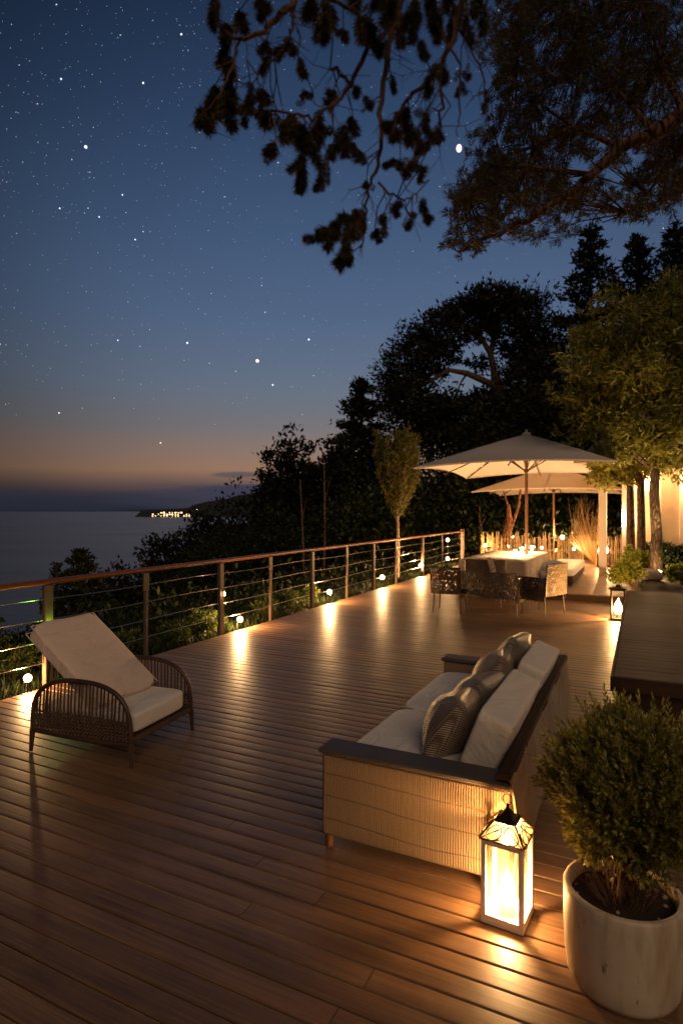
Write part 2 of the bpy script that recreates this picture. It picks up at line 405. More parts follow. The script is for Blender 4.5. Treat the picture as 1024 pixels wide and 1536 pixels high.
# ------------------------------------------------------------------ world: night sky with an afterglow
def world():
    w = bpy.data.worlds.new('World'); S.world = w; w.use_nodes = True; nt = w.node_tree; nt.nodes.clear()
    t = NT.__new__(NT); t.t = nt; out = nt.nodes.new('ShaderNodeOutputWorld')
    g = t.coord('Generated'); d = t.n('VectorMath', {0: g}, operation='NORMALIZE').outputs[0]
    s = t.n('SeparateXYZ', {0: d}); x, y, z = s.outputs
    nz = t.noise(d, 2.2, 5, .6)
    zz = t.math('ADD', z, t.math('MULTIPLY', t.math('SUBTRACT', nz, .5), .02))
    st = [(0.0, (20, 23, 30)), (.004, (42, 46, 58)), (.018, (52, 52, 62)), (.040, (100, 82, 80)), (.066, (152, 118, 95)), (.095, (138, 116, 106)),
          (.14, (114, 112, 116)), (.20, (98, 110, 128)), (.30, (80, 99, 128)), (.42, (64, 85, 116)), (.55, (47, 67, 98)), (.68, (32, 50, 78)), (1.0, (16, 30, 50))]
    c = t.ramp(t.math('MAXIMUM', zz, 0.0), [(p, lin(q)) for p, q in st])
    gd = Vector((.10, 1, .30)).normalized()
    dt = t.n('VectorMath', {0: d, 1: tuple(gd)}, operation='DOT_PRODUCT').outputs['Value']
    fac = t.n('MapRange', {0: dt, 1: .72, 2: 1.0, 3: .30, 4: 1.08}); fac.interpolation_type = 'SMOOTHSTEP'
    gl = t.n('CombineXYZ', {0: fac.outputs[0], 1: fac.outputs[0], 2: fac.outputs[0]}).outputs[0]
    c = t.mix(1.0, c, gl, 'MULTIPLY')
    # long low cloud banks, by direction
    el = t.math('DIVIDE', z, t.math('MAXIMUM', y, .05)); az = t.math('DIVIDE', x, t.math('MAXIMUM', y, .05))
    cn = t.noise(t.n('CombineXYZ', {0: az, 1: t.math('MULTIPLY', el, 6.0), 2: 0.0}).outputs[0], 7, 5, .6)
    def bank(a0, e0, ra, re, op, soft=.35):
        da = t.math('DIVIDE', t.math('SUBTRACT', az, a0), ra); de = t.math('DIVIDE', t.math('SUBTRACT', el, e0), re)
        r = t.math('ADD', t.math('MULTIPLY', da, da), t.math('MULTIPLY', de, de))
        r = t.math('ADD', r, t.math('MULTIPLY', t.math('SUBTRACT', cn, .5), 1.6))
        m = t.n('MapRange', {0: r, 1: 1.0-soft, 2: 1.0+soft*.6, 3: op, 4: 0.0}); m.interpolation_type = 'SMOOTHSTEP'
        return m.outputs[0]
    for args, col in (((-.19, .022, .19, .022, .85, .6), (62, 60, 74)), ((-.10, .030, .15, .016, .8, .4), (60, 60, 78)), ((-.175, .061, .045, .0055, .75, .6), (84, 76, 86)),
                      ((-.30, .043, .045, .003, .5, .7), (84, 72, 78)), ((-.02, .05, .10, .008, .4, .8), (84, 78, 88)), ((-.5, .012, .28, .026, .6, .8), (44, 47, 60))):
        c = t.mix(bank(*args), c, lin(col))
    bg = t.n('Background', {'Color': c, 'Strength': 1.0}).outputs[0]
    nt.links.new(bg, out.inputs[0])
world()

# ------------------------------------------------------------------ terrain, sea
def terr(x, y):
    p = CP*x + SP*y; q = -SP*x + CP*y
    d = np.maximum(0, -p-6.3)
    h = -.12 - np.minimum(d, 2.0)*.25 - np.maximum(0, d-2.0)*.52
    h = np.where(p > -5.2, -.3, h)
    rise = np.maximum(0, q-24)*.05*np.clip((p+12)/14, 0, 1)
    bump = (np.sin(x*.31+y*.17)+np.sin(x*.13-y*.23+1.3))*np.clip(d/12, 0, 1)*.9
    return np.maximum(h+rise+bump, -29.0)
def terr1(x, y): return float(terr(np.array([x]), np.array([y]))[0])
def make_terrain():
    xs = np.concatenate([np.linspace(-140, -20, 50), np.linspace(-19, 20, 120), np.linspace(21, 140, 50)])
    ys = np.concatenate([np.linspace(-30, 0, 20), np.linspace(.3, 40, 130), np.linspace(41, 260, 70)])
    X, Y = np.meshgrid(xs, ys); Z = terr(X, Y)
    nx, ny = len(xs), len(ys); V = np.stack([X, Y, Z], -1).reshape(-1, 3)
    i = np.arange(nx-1)[None, :]+np.arange(ny-1)[:, None]*nx
    q = np.stack([i, i+1, i+1+nx, i+nx], -1).reshape(-1, 4)
    mb = MB(); mb.v.append(V); mb.f.append(q); mb.n = len(V)
    tag(mb.build('hillside', M['earth'], smooth=True), 'dark wooded hillside dropping to the sea', kind='structure')
    s = MB(); L = 60000; s.add([(-L, -400, -25), (L, -400, -25), (L, L, -25), (-L, L, -25)], [(0, 1, 2, 3)])
    tag(s.build('sea', M['sea']), 'calm dark sea under the night sky', kind='structure')
    # far headland: a ridge at about 3 km
    h = MB(); pts = []
    prof = [(212, 766.2), (226, 764.5), (250, 764), (282, 762), (292, 757), (312, 752), (335, 750), (352, 744), (372, 741), (400, 736), (450, 731), (520, 728)]
    V = []; n = len(prof)
    for u, v in prof:
        a = at(u, v, 3000); V += [(a.x, 2900, -26), (a.x, 3000, a.z), (a.x, 3400, -26)]
    Fc = []
    for i in range(n-1): Fc += [(i*3, i*3+3, i*3+4, i*3+1), (i*3+1, i*3+4, i*3+5, i*3+2)]
    Fc += [(0, 1, 2), ((n-1)*3+2, (n-1)*3+1, (n-1)*3)]
    h.add(V, Fc); tag(h.build('far_headland', M['hill']), 'low dark headland across the bay', kind='structure')
make_terrain()

def far_hotel():
    Y = 2850
    def P(u, v): return at(u, v, Y)
    t = thing('seaside_hotel', 'long low building with rows of lit windows far across the bay', 'hotel', (P(257, 768).x, Y, -25))
    Wm = 60/F*Y
    for (x0, x1, z0, z1) in ((-Wm*.5, Wm*.5, 0, 18), (-Wm*.34, Wm*.30, 18, 30)):
        b = MB(); box(b, x0, x1, 0, 25, z0, z1); b.build('wall', M['hill'], t)
    for row, z in ((0, 3), (1, 10), (2, 18)):
        n = 14 if row < 2 else 8
        for k in range(n):
            if random.random() < .16: continue
            x = (-.46+.92*k/(n-1))*Wm*(1 if row < 2 else .55)+random.uniform(-1, 1)
            w = random.uniform(3, 8); b = MB(); box(b, x-w/2, x+w/2, -.8, 0, z, z+random.uniform(3, 5.5)); b.build('window', M['window_lit'], t)
far_hotel()
def shore_light(u, v, label, Y=2700, r=3.2):
    a = at(u, v, Y); t = thing('shore_lamp', label, 'lamp', (a.x, Y, -25), group='lamps along the far shore')
    b = MB(); tube(b, [(0, 0, 0), (0, 0, a.z+25-r)], .6, 5); b.build('mast', M['hill'], t)
    b = MB(); lathe(b, [(0, -r), (r*.8, -r*.4), (r*.8, r*.4), (0, r)], 6); b.build('lamp_glow', M['window_lit'], t, loc=(0, 0, a.z+25))
shore_light(296, 763.5, 'single orange lamp on the shore just right of the lit hotel')

# ------------------------------------------------------------------ stars, moon
def stars():
    for nm, n, rr, m, lab in (('bright_star_field', 170, (1.6, 3.9), M['star'], 'brighter stars scattered over the night sky'), ('faint_star_field', 2800, (1.4, 2.7), M['star_dim'], 'faint stars scattered over the night sky')):
        b = MB(); V = []
        for i in range(n):
            u = rng.uniform(-150, 1150); v = 640 - 780*rng.random()**.75
            if v < -150: continue
            if u > 560 and rng.random() < .45: continue
            d = Vector(((u-512)/F, 1, (767-v)/F)).normalized()*5000; r = rng.uniform(*rr)*(rng.random()**1.2*.6+.5)
            dz = 1+.5*rng.random(); p = d
            T = [Vector((r, 0, 0)), Vector((0, r, 0)), Vector((-r, 0, 0)), Vector((0, -r, 0))]; up = Vector((0, 0, r*dz))
            for k in range(4):
                V += [p+T[k], p+T[(k+1) % 4], p+up, p+T[(k+1) % 4], p+T[k], p-up]
        b.tris(np.array([tuple(v) for v in V])); tag(b.build(nm, m), lab, 'stars', kind='stuff')
    def star(nm, u, v, r, m, lab, cat, sz=1.0):
        d = Vector(((u-512)/F, 1, (767-v)/F)).normalized()*4900
        b = MB(); lathe(b, [(0, -r*sz)]+[(r*math.cos(a), r*sz*math.sin(a)) for a in np.linspace(-1.2, 1.2, 7)]+[(0, r*sz)], 16)
        tag(b.build(nm, m, smooth=True, loc=d), lab, cat)
    star('moon', 688, 222, 19, M['moonm'], 'small bright moon hanging below the pine twigs', 'moon', 1.4)
    star('planet', 386, 541, 12, M['moonm'], 'bright orange planet low over the wooded slope', 'planet')
    star('planet', 129, 220, 9, M['star'], 'pale bluish planet high at the upper left', 'planet')
    for u, v, r in ((92, 118, 4.5), (215, 124, 5), (281, 514, 6), (409, 577, 5.5), (463, 509, 6), (177, 510, 4), (89, 619, 4.5), (241, 664, 4.5), (272, 51, 5), (184, 292, 4), (203, 359, 4.5), (149, 325, 4), (90, 312, 4)):
        star('star', u, v, r, M['star'], {(92, 118): 'star alone near the upper left corner, above a close row of three', }.get((u, v), 'bright lone star %s' % (
            {281: 'left of and above the orange planet', 409: 'just below right of the orange planet', 463: 'right of the orange planet over the trees', 177: 'mid left of the sky above the sea', 89: 'low at the far left over the sea', 241: 'low over the horizon above the lit hotel', 272: 'at the top beside the pine twigs', 215: 'left of the hanging pine twigs high up', 184: 'in the middle of the left sky', 203: 'in the left sky, right star of a loose trio', 149: 'in the left sky, middle star of a loose trio', 90: 'in the left sky, left star of a loose trio'}[u] if u != 92 else '')), 'star')
stars()

# ------------------------------------------------------------------ deck
DP0, DP1, DQ0, DQ1 = -5.3, 7.0, -1.4, 20.2
def make_deck():
    b = MB(); pitch, gap = .11, .0072; w = pitch-gap; q = DQ0; k = 0
    prof = [(0, -.026), (0, -.0045), (.0022, -.0014), (.0045, -.0002), (.011, .0), (w*.28, .0002), (w*.5, .0003), (w*.72, .0002), (w-.011, .0), (w-.0045, -.0002), (w-.0022, -.0014), (w, -.0045), (w, -.026)]
    while q < DQ1:
        p = DP0 + random.uniform(-.004, .004); cuts = [p]; x = p + random.uniform(1.2, 7.5)
        while x < DP1-.8: cuts.append(x); x += random.uniform(5.2, 8.5)
        cuts.append(DP1)
        for a, e in zip(cuts[:-1], cuts[1:]):
            e -= .004; dz = random.uniform(-.0006, .0006); tl = random.uniform(-.0003, .0003)
            nseg = max(1, int((e-a)/.6)); V = []
            for s in range(nseg+1):
                px = a+(e-a)*s/nseg; wz = math.sin(px*1.7+k)*.0005; bow = math.sin(px*.9+k*1.3)*.0008
                V += [(px, q+y+bow, z+dz+wz+tl*(y/w-.5)) for y, z in prof]
            n = len(prof); Fc = [(s*n+i, s*n+i+1, (s+1)*n+i+1, (s+1)*n+i) for s in range(nseg) for i in range(n-1)]
            b.add(V, [f[::-1] for f in Fc]); b.add(V[:n]+V[-n:], [tuple(range(n-1, -1, -1)), tuple(range(n, 2*n))])
        q += pitch; k += 1
    o = b.build('deck', M['deck'], rz=TH); tag(o, 'terrace deck of dark oiled hardwood boards', kind='structure')
    s = MB(); box(s, DP0+.03, DP1-.02, DQ0+.02, DQ1-.02, -.2, -.045); tag(s.build('gap_shade_slab', M['dark'], rz=TH), 'near black slab below the deck boards, shade of the gaps in its colour', kind='structure')  # single slab, its colour stands in for shade between the boards
    # raised end of the deck
    b = MB(); q = 12.5
    while q < 21.0:
        box(b, -1.98+random.uniform(-.003, .003), 7.0, q, q+w, .125, .15+random.uniform(-.0006, .0006), .004); q += pitch
    b2 = MB(); box(b2, -1.96, 6.98, 12.52, 21, .004, .122)
    tag(b.build('upper_deck', M['deck'], rz=TH), 'raised far end of the boarded deck, one step up', kind='structure')
    tag(b2.build('deck_step', M['bench'], rz=TH), 'wooden riser of the step to the upper deck', kind='structure')
make_deck()

# ------------------------------------------------------------------ railing
def railing():
    t = thing('railing', 'long cable railing with round wooden handrail along the seaward deck edge', 'railing', W(-5.38, 12), TH)
    def L(p, q, z): return (p+5.38, q-12, z)
    q0, q1 = -1.0, 19.9
    hr = MB(); pts = [L(-5.38, q, 1.035+.0025*(q-4)) for q in np.linspace(q0, q1, 12)]
    tube(hr, pts, .036, 12, flat=.85); hr.build('handrail', M['rail'], t, True)
    qs = [-.1, 1.3, 2.75, 4.12, 5.47, 6.92, 8.21, 9.59, 11.04, 12.4, 13.8, 15.8, 17.6, 19.9]
    for i, q in enumerate(qs):
        wide = i % 2 == 1; b = MB(); hz = 1.0+.0025*(q-4)
        if q == 19.9: box(b, -.05, .05, -.05, .05, -.12, hz+.12, .005)
        elif wide: box(b, -.028, .028, -.045, .045, -.12, hz, .005)
        else:
            box(b, -.02, .02, -.022, .022, -.12, hz-.22, .003)
            box(b, -.012, .012, -.045, .045, hz-.22, hz, .003)
        b.build('post', M['post'] if wide or q > 19 else M['post'], t, loc=L(-5.38, q, 0))
    for z in (.22, .43, .65, .86):
        b = MB(); tube(b, [L(-5.38, q, z+.01*math.sin((q-qs[0])*2.2)) for q in np.linspace(q0, q1, 60)], .0055, 6); b.build('cable', M['steel'], t, True)
railing()

# ------------------------------------------------------------------ small lamps
def spike_light(u, v, p=-5.52, power=2.2, label='', r=.034, tall=False):
    k = (u-512)/F; Y = p/(CP*k+SP)
    X = k*Y; z = H-(v-767)/F*Y; zb = min(terr1(X, Y), z-.1)
    t = thing('garden_light', label, 'garden light', (X, Y, zb), 0, 'small garden lights along the railing')
    h = z-zb
    b = MB(); tube(b, [(0, 0, -.05), (0, 0, h-r)], .008, 6); b.build('stake', M['darkmetal'], t, True)
    b = MB(); lathe(b, [(0, h-r*1.3), (r*.7, h-r*1.15), (r*.75, h-r*.8), (0, h-r*.8)], 12); b.build('socket', M['darkmetal'], t, True)
    b = MB(); lathe(b, [(0, -r)]+[(r*math.cos(a), r*math.sin(a)) for a in np.linspace(-1.2, 1.2, 7)]+[(0, r)], 14); b.build('bulb', M['bulb'], t, True, loc=(0, 0, h))
    lamp('bulb_light', (0, 0, h), power, rad=.02, parent=t)
    return t
for (u, v, p, pw, r, lab) in (
    (42, 1017, -5.37, 34., .040, 'glowing garden light behind the reclining rattan chair, nearest of the railing row'),
    (360, 929, -5.37, 110., .046, 'glowing garden light at the deck edge beside the low green shrubs'),
    (494, 888, -5.37, 125., .052, 'glowing garden light at the deck edge between the fifth and sixth visible posts'),
    (573, 866, -5.37, 125., .058, 'glowing garden light just left of the slender young tree trunk'),
    (631, 848, -5.37, 130., .062, 'glowing garden light at the deck edge just right of the young tree trunk'),
    (671, 838, -5.60, 90., .060, 'lower of the two glowing lights beside the tall end post'),
    (671, 810, -5.75, 90., .062, 'upper of the two glowing lights beside the tall end post'),
    (728, 818, -4.75, 60., .064, 'glowing garden light beyond the covered table, right of the tall end post')):
    spike_light(u, v, p, pw, lab, r)

def post_uplight():
    c = W(-5.33, 4.12); t = thing('uplight', 'small green spotlight shining up the post behind the rattan chair', 'spotlight', (c.x, c.y, .52), TH)
    b = MB(); box(b, -.02, .03, -.04, .04, -.03, .0, .005); b.build('bracket', M['darkmetal'], t)
    b = MB(); lathe(b, [(0, -.02), (.018, -.01), (.018, .03), (0, .03)], 12); b.build('lens', M['green'], t, True, loc=(.03, 0, .02))
    lamp('green_light', (.05, 0, .09), 1.1, (.45, 1, .08), .015, t)
    c = W(-5.33, 6.92); t = thing('post_lamp', 'small amber lamp clipped halfway up the wide railing post', 'lamp', (c.x, c.y, .62), TH)
    b = MB(); box(b, -.012, .012, -.02, .02, -.012, .012, .003); b.build('bracket', M['darkmetal'], t)
    b = MB(); lathe(b, [(0, -.03), (.012, -.02), (.012, .02), (0, .03)], 10); b.build('lens', M['bulb'], t, True, loc=(.02, 0, -.05))
    lamp('post_light', (.045, 0, -.05), .5, rad=.01, parent=t)
post_uplight()

# ------------------------------------------------------------------ foliage builders
def branchy(mb, p0, d0, length, r, depth, tips, sides=6, spread=.6, grav=0.0, seg=4):
    p = Vector(p0); d = Vector(d0).normalized(); pts = [p.copy()]; rad = [r]
    for i in range(seg):
        d = (d+Vector(rng.normal(size=3))*.16+Vector((0, 0, -grav))).normalized(); p = p+d*length/seg
        pts.append(p.copy()); rad.append(r*(1-.6*(i+1)/seg))
        if depth > 0 and i >= 1:
            for _ in range(1 if depth > 1 else 2):
                dd = (d+Vector(rng.normal(size=3))*spread).normalized()
                branchy(mb, p, dd, length*rng.uniform(.45, .7), rad[-1]*.6, depth-1, tips, max(4, sides-1), spread, grav, 3)
    tube(mb, pts, rad, sides, False); tips.append(pts[-1]); 
    if depth == 0: tips.append(pts[len(pts)//2])

def lobes(c, rx, rz, n, flat=.7, lo=.28, hi=.5):
    out = []
    for i in range(n):
        d = rdir(1)[0]; d[2] *= .9; k = rng.uniform(.35, .85)
        r = rng.uniform(lo, hi)
        out.append((np.array(c)+d*np.array([rx, rx, rz])*k, rx*r, rz*r*flat/.7))
    return out
def crown_leaves(mb, lbs, n, L, wr=.5, hollow=.55, up=.25, fringe=.2):
    tot = sum(a*a*b for _, a, b in lbs)
    for c, a, b in lbs:
        k = max(30, int(n*(a*a*b)**.8/sum((x*x*y)**.8 for _, x, y in lbs)))
        nc = max(6, k//26); d = rdir(nc); rad = hollow+(1-hollow)*rng.random(nc)**.6; rad *= 1+fringe*rng.normal(size=nc)
        cc = c+d*rad[:, None]*np.array([a, a, b])
        idx = rng.integers(0, nc, k); sp = min(a, b)*.24
        P = cc[idx]+rng.normal(size=(k, 3))*sp*np.array([1, 1, .7])
        D = rng.normal(size=(k, 3))+unit(P-c)*.8+np.array([0, 0, up])
        l = L*rng.uniform(.55, 1.3, k); mb.quads(leafquads(P, D, l, l*wr))
def tree(name, label, base, crown_c, rx, rz, n, L, mat, bark, cat='tree', tr=.1, nl=12, group=None, flat=.7, wr=.5, lean=None, hollow=.55, lo=.28, hi=.5, limbs=True):
    base = Vector(base); t = thing(name, label, cat, base, 0, group)
    c = Vector(crown_c)-base; lbs = lobes(tuple(c), rx, rz, nl, flat, lo, hi)
    b = MB(); top = c+Vector((0, 0, rz*.3)); mid = c*.5+Vector(((lean or 0), 0, 0)); 
    pts = [Vector((0, 0, -.2)), c*.25+Vector(((lean or 0)*.5, 0, 0)), mid, c*.8, top]
    tube(b, pts, [tr*1.25, tr, tr*.85, tr*.6, tr*.2], 10)
    if limbs:
        for q, a, bb in lbs:
            s = pts[2].lerp(pts[4], random.random()*.8); e = Vector(q); m = s.lerp(e, .5)+Vector(rng.normal(size=3))*.08*(e-s).length
            tube(b, [s, m, e], [tr*.45, tr*.3, tr*.1], 6)
    b.build('trunk', bark, t, True)
    f = MB(); crown_leaves(f, lbs, n, L, wr, hollow); f.build('crown', mat, t)
    return t
def conifer(name, label, base, h, r, n, L, mat, bark, group=None, cat='tree', low=.12):
    base = Vector(base); t = thing(name, label, cat, base, 0, group)
    b = MB(); tube(b, [(0, 0, -.3), (0, 0, h*.5), (0, 0, h*.98)], [h*.018+.02, h*.012, .015], 8)
    f = MB(); nb = 110; Ps = []; Ds = []
    for i in range(nb):
        z = h*(low+(1-low)*(i/nb)**.9); rr = r*(1-(z/h))**.8*rng.uniform(.65, 1.15)+.03*r; a = i*2.4+rng.uniform(-.4, .4)
        dr = Vector((math.cos(a), math.sin(a), rng.uniform(-.05, .5))); e = Vector((0, 0, z))+dr*rr
        tube(b, [(0, 0, z), e], [h*.004, h*.001], 4, False)
        k = int(n/nb*(.3+1.4*(1-z/h))); s = rng.random(k)**.7
        P = np.array([0, 0, z])+np.outer(s, np.array(dr)*rr)+rng.normal(size=(k, 3))*np.array([1, 1, .45])*rr*.10+rng.normal(size=(k, 3))*h*.006
        Ps.append(P); Ds.append(rng.normal(size=(k, 3))*.7+np.array(dr)+np.array([0, 0, .3]))
    P = np.concatenate(Ps); D = np.concatenate(Ds); l = L*rng.uniform(.6, 1.3, len(P))
    f.quads(leafquads(P, D, l, l*.4)); b.build('trunk', bark, t, True); f.build('crown', mat, t)
    return t

# ---- forest on the slope and behind the terrace
FG = 'dark trees of the wooded slope'
def slope_tree(u, v, Y, wpx, label, hpx=None, n=9000, kind='tree', **kw):
    n = int(n*1.5)
    top = at(u, v, Y); tz = terr1(top.x, top.y); hh = top.z-tz; rx = wpx/F*Y/2*1.28
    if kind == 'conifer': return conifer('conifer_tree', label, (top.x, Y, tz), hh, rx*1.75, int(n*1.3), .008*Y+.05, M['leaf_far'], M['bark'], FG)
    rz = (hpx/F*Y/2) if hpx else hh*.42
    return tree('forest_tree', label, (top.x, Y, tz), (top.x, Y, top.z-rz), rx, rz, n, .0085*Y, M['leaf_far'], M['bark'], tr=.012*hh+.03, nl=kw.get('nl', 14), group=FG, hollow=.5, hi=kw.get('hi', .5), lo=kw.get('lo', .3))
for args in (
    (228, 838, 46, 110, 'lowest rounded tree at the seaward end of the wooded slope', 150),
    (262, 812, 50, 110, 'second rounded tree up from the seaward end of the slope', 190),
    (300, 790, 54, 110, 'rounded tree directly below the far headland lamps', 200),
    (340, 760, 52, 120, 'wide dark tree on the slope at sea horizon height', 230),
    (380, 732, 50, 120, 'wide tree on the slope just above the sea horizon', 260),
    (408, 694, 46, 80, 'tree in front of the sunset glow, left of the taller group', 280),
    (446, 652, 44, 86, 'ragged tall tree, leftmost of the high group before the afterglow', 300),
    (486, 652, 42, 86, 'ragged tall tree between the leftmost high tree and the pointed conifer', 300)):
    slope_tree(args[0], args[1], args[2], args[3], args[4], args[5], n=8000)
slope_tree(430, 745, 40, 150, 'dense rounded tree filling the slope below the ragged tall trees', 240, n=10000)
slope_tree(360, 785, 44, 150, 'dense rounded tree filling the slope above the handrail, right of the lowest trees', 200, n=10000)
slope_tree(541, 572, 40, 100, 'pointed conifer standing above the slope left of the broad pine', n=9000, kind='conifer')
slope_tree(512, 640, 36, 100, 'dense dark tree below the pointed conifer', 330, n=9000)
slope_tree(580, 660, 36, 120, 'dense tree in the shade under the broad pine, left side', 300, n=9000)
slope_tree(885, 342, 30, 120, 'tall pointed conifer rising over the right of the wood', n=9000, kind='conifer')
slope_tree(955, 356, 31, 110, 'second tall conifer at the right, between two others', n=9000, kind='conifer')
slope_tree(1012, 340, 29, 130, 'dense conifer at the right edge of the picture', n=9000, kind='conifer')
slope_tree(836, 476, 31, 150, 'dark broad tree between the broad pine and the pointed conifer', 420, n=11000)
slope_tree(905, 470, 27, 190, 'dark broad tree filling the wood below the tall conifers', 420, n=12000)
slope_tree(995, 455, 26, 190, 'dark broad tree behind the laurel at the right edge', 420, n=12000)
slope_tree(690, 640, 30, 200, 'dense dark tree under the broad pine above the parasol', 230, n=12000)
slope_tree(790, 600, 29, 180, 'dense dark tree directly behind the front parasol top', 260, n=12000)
# understorey closing the wood
for (u, v, Y, w_, h_, lab) in (
    (330, 815, 38, 170, 150, 'bushy tree low on the slope behind the wide railing post'), (400, 790, 34, 170, 170, 'bushy tree on the slope behind the middle posts'),
    (470, 740, 32, 150, 220, 'bushy tree below the ragged tall trees'), (540, 720, 28, 160, 240, 'bushy tree behind the railing left of the young tree'),
    (620, 700, 27, 170, 260, 'bushy tree behind the young tree'), (700, 712, 26, 150, 220, 'bushy tree behind the lamps beside the end post'),
    (770, 715, 26, 130, 220, 'bushy tree seen under the front parasol, left of its pole'), (830, 720, 26, 130, 200, 'bushy tree seen under the parasols, right of the front pole'),
    (890, 700, 27, 140, 220, 'bushy tree behind the bundle of dry stems')):
    c = at(u, v+h_/2, Y); tz = terr1(c.x, Y); 
    tree('understorey_tree', lab, (c.x, Y, tz), c, w_/F*Y/2*1.1, h_/F*Y/2, 11000, .22, M['leaf_dark'], M['bark'], tr=.09, nl=16, group='bushy trees under the tall wood', hollow=.45, hi=.55)

def big_pine():
    Y = 33.0; base = at(760, 767, Y); tz = terr1(base.x, Y); t = thing('broad_pine', 'broad spreading pine with sky showing through its crown above the parasols', 'pine tree', (base.x, Y, tz))
    def P(u, v, dy=0): a = at(u, v, Y+dy); return Vector((a.x-base.x, a.y-Y, a.z-tz))
    b = MB()
    def T(pts, r0, r1): 
        n = len(pts); tube(b, [P(*p) for p in pts], [r0+(r1-r0)*i/(n-1) for i in range(n)], 8)
    T([(760, 900), (765, 760), (760, 660), (750, 610), (742, 560)], .42, .26)
    T([(745, 580), (700, 560), (672, 555), (640, 575), (610, 590)], .2, .05)
    T([(742, 565), (735, 530), (720, 505), (700, 490), (660, 480)], .2, .06)
    T([(735, 530), (742, 500), (735, 470), (720, 455)], .16, .05)
    T([(745, 590), (790, 540), (800, 500), (790, 470)], .2, .05)
    T([(752, 630), (700, 620), (650, 625), (600, 640)], .16, .04)
    T([(700, 560), (690, 575), (684, 590)], .07, .02)
    b.build('trunk', M['bark'], t, True)
    L = []
    for (u, v, w, h, dy) in ((600, 560, 34, 30, 0), (630, 520, 34, 30, 1), (612, 600, 42, 30, -1), (660, 500, 44, 30, 0), (655, 610, 50, 26, 0), (700, 470, 44, 28, 1), (745, 458, 50, 26, 0), (782, 470, 44, 34, -1),
                             (720, 500, 34, 16, 0), (640, 560, 36, 22, 2), (800, 520, 40, 46, 1), (770, 510, 26, 24, 0), (790, 570, 44, 40, 0), (700, 620, 56, 24, 0), (745, 610, 44, 34, 1), (640, 640, 60, 30, 1), (716, 545, 22, 14, 2), (668, 535, 20, 14, 1), (596, 590, 26, 30, 0),
                             (760, 640, 60, 30, 0), (690, 660, 70, 26, 0), (676, 478, 24, 16, 0), (722, 452, 26, 14, 0), (650, 525, 20, 16, -1)):
        c = P(u, v, dy); L.append((np.array(c), w/F*Y, h/F*Y))
    f = MB(); crown_leaves(f, L, 46000, .30, .36, .3, .3, .2); f.build('crown', M['leaf_far'], t)
big_pine()

# thin bare trunks standing in the wood
for i, (u, v0, v1, Y, lean, lab) in enumerate(((456, 720, 830, 26, -6, 'thin leaning bare trunk, leftmost in the dark wood'), (484, 690, 825, 26, 2, 'straight thin bare trunk left of the young tree'), (726, 770, 812, 24, -9, 'thin leaning bare trunk right of the end post'), (716, 760, 815, 25, 3, 'thin upright bare trunk right of the end post'))):
    a = at(u, v1, Y); e = at(u+lean, v0, Y); tz = terr1(a.x, Y); t = thing('bare_trunk', lab, 'dead tree', (a.x, Y, tz), 0, 'thin bare trunks in the wood')
    b = MB(); d = e-Vector((a.x, Y, tz)); tube(b, [(0, 0, -.1), d*.5+Vector((.06, 0, 0)), d], [.06, .045, .02], 6)
    tube(b, [d*.7, d*.85+Vector((.25, 0, .1))], [.02, .008], 5); b.build('trunk', M['bark'], t, True)

def undergrowth():
    f = MB(); n = 2600
    # clumps on the slope and beyond the deck's end
    p = np.concatenate([rng.uniform(-26, -6.6, n), rng.uniform(-8, 9, 900)]); q = np.concatenate([rng.uniform(3, 42, n), rng.uniform(21.3, 30, 900)])
    x = CP*p-SP*q; y = SP*p+CP*q; z = terr(x, y)
    hgt = np.where(p > -6.5, rng.uniform(.3, 1.6, len(p)), rng.uniform(.15, .8, len(p))+np.clip(-p-9, 0, 8)*.12)
    for i in range(len(p)):
        k = 34; s = hgt[i]
        P = np.array([x[i], y[i], z[i]+s*.45])+rng.normal(size=(k, 3))*np.array([s*.5, s*.5, s*.38])
        l = rng.uniform(.07, .16, k)*(1+s*.4); f.quads(leafquads(P, rng.normal(size=(k, 3))+[0, 0, .6], l, l*.45))
    tag(f.build('undergrowth', M['leaf_dark']), 'dark undergrowth covering the slope beyond the railing', 'undergrowth', kind='stuff')
    g = MB(); n = 9000
    q = rng.uniform(1.0, 19.5, n); p = -5.45-np.abs(rng.normal(size=n))*.38; dens = (np.sin(q*1.9)+np.sin(q*4.3+1))*.5
    m = dens > -.5; q, p = q[m], p[m]; x = CP*p-SP*q; y = SP*p+CP*q; z = terr(x, y)
    P = np.stack([x, y, z], 1); D = rng.normal(size=(len(P), 3))*.35+[0, 0, 1]; l = rng.uniform(.07, .22, len(P))
    g.quads(leafquads(P, D, l, .012+l*.03))
    tag(g.build('verge_grass', M['leaf_dark']), 'tufts of green grass outside the railing', 'grass', kind='stuff')
undergrowth()

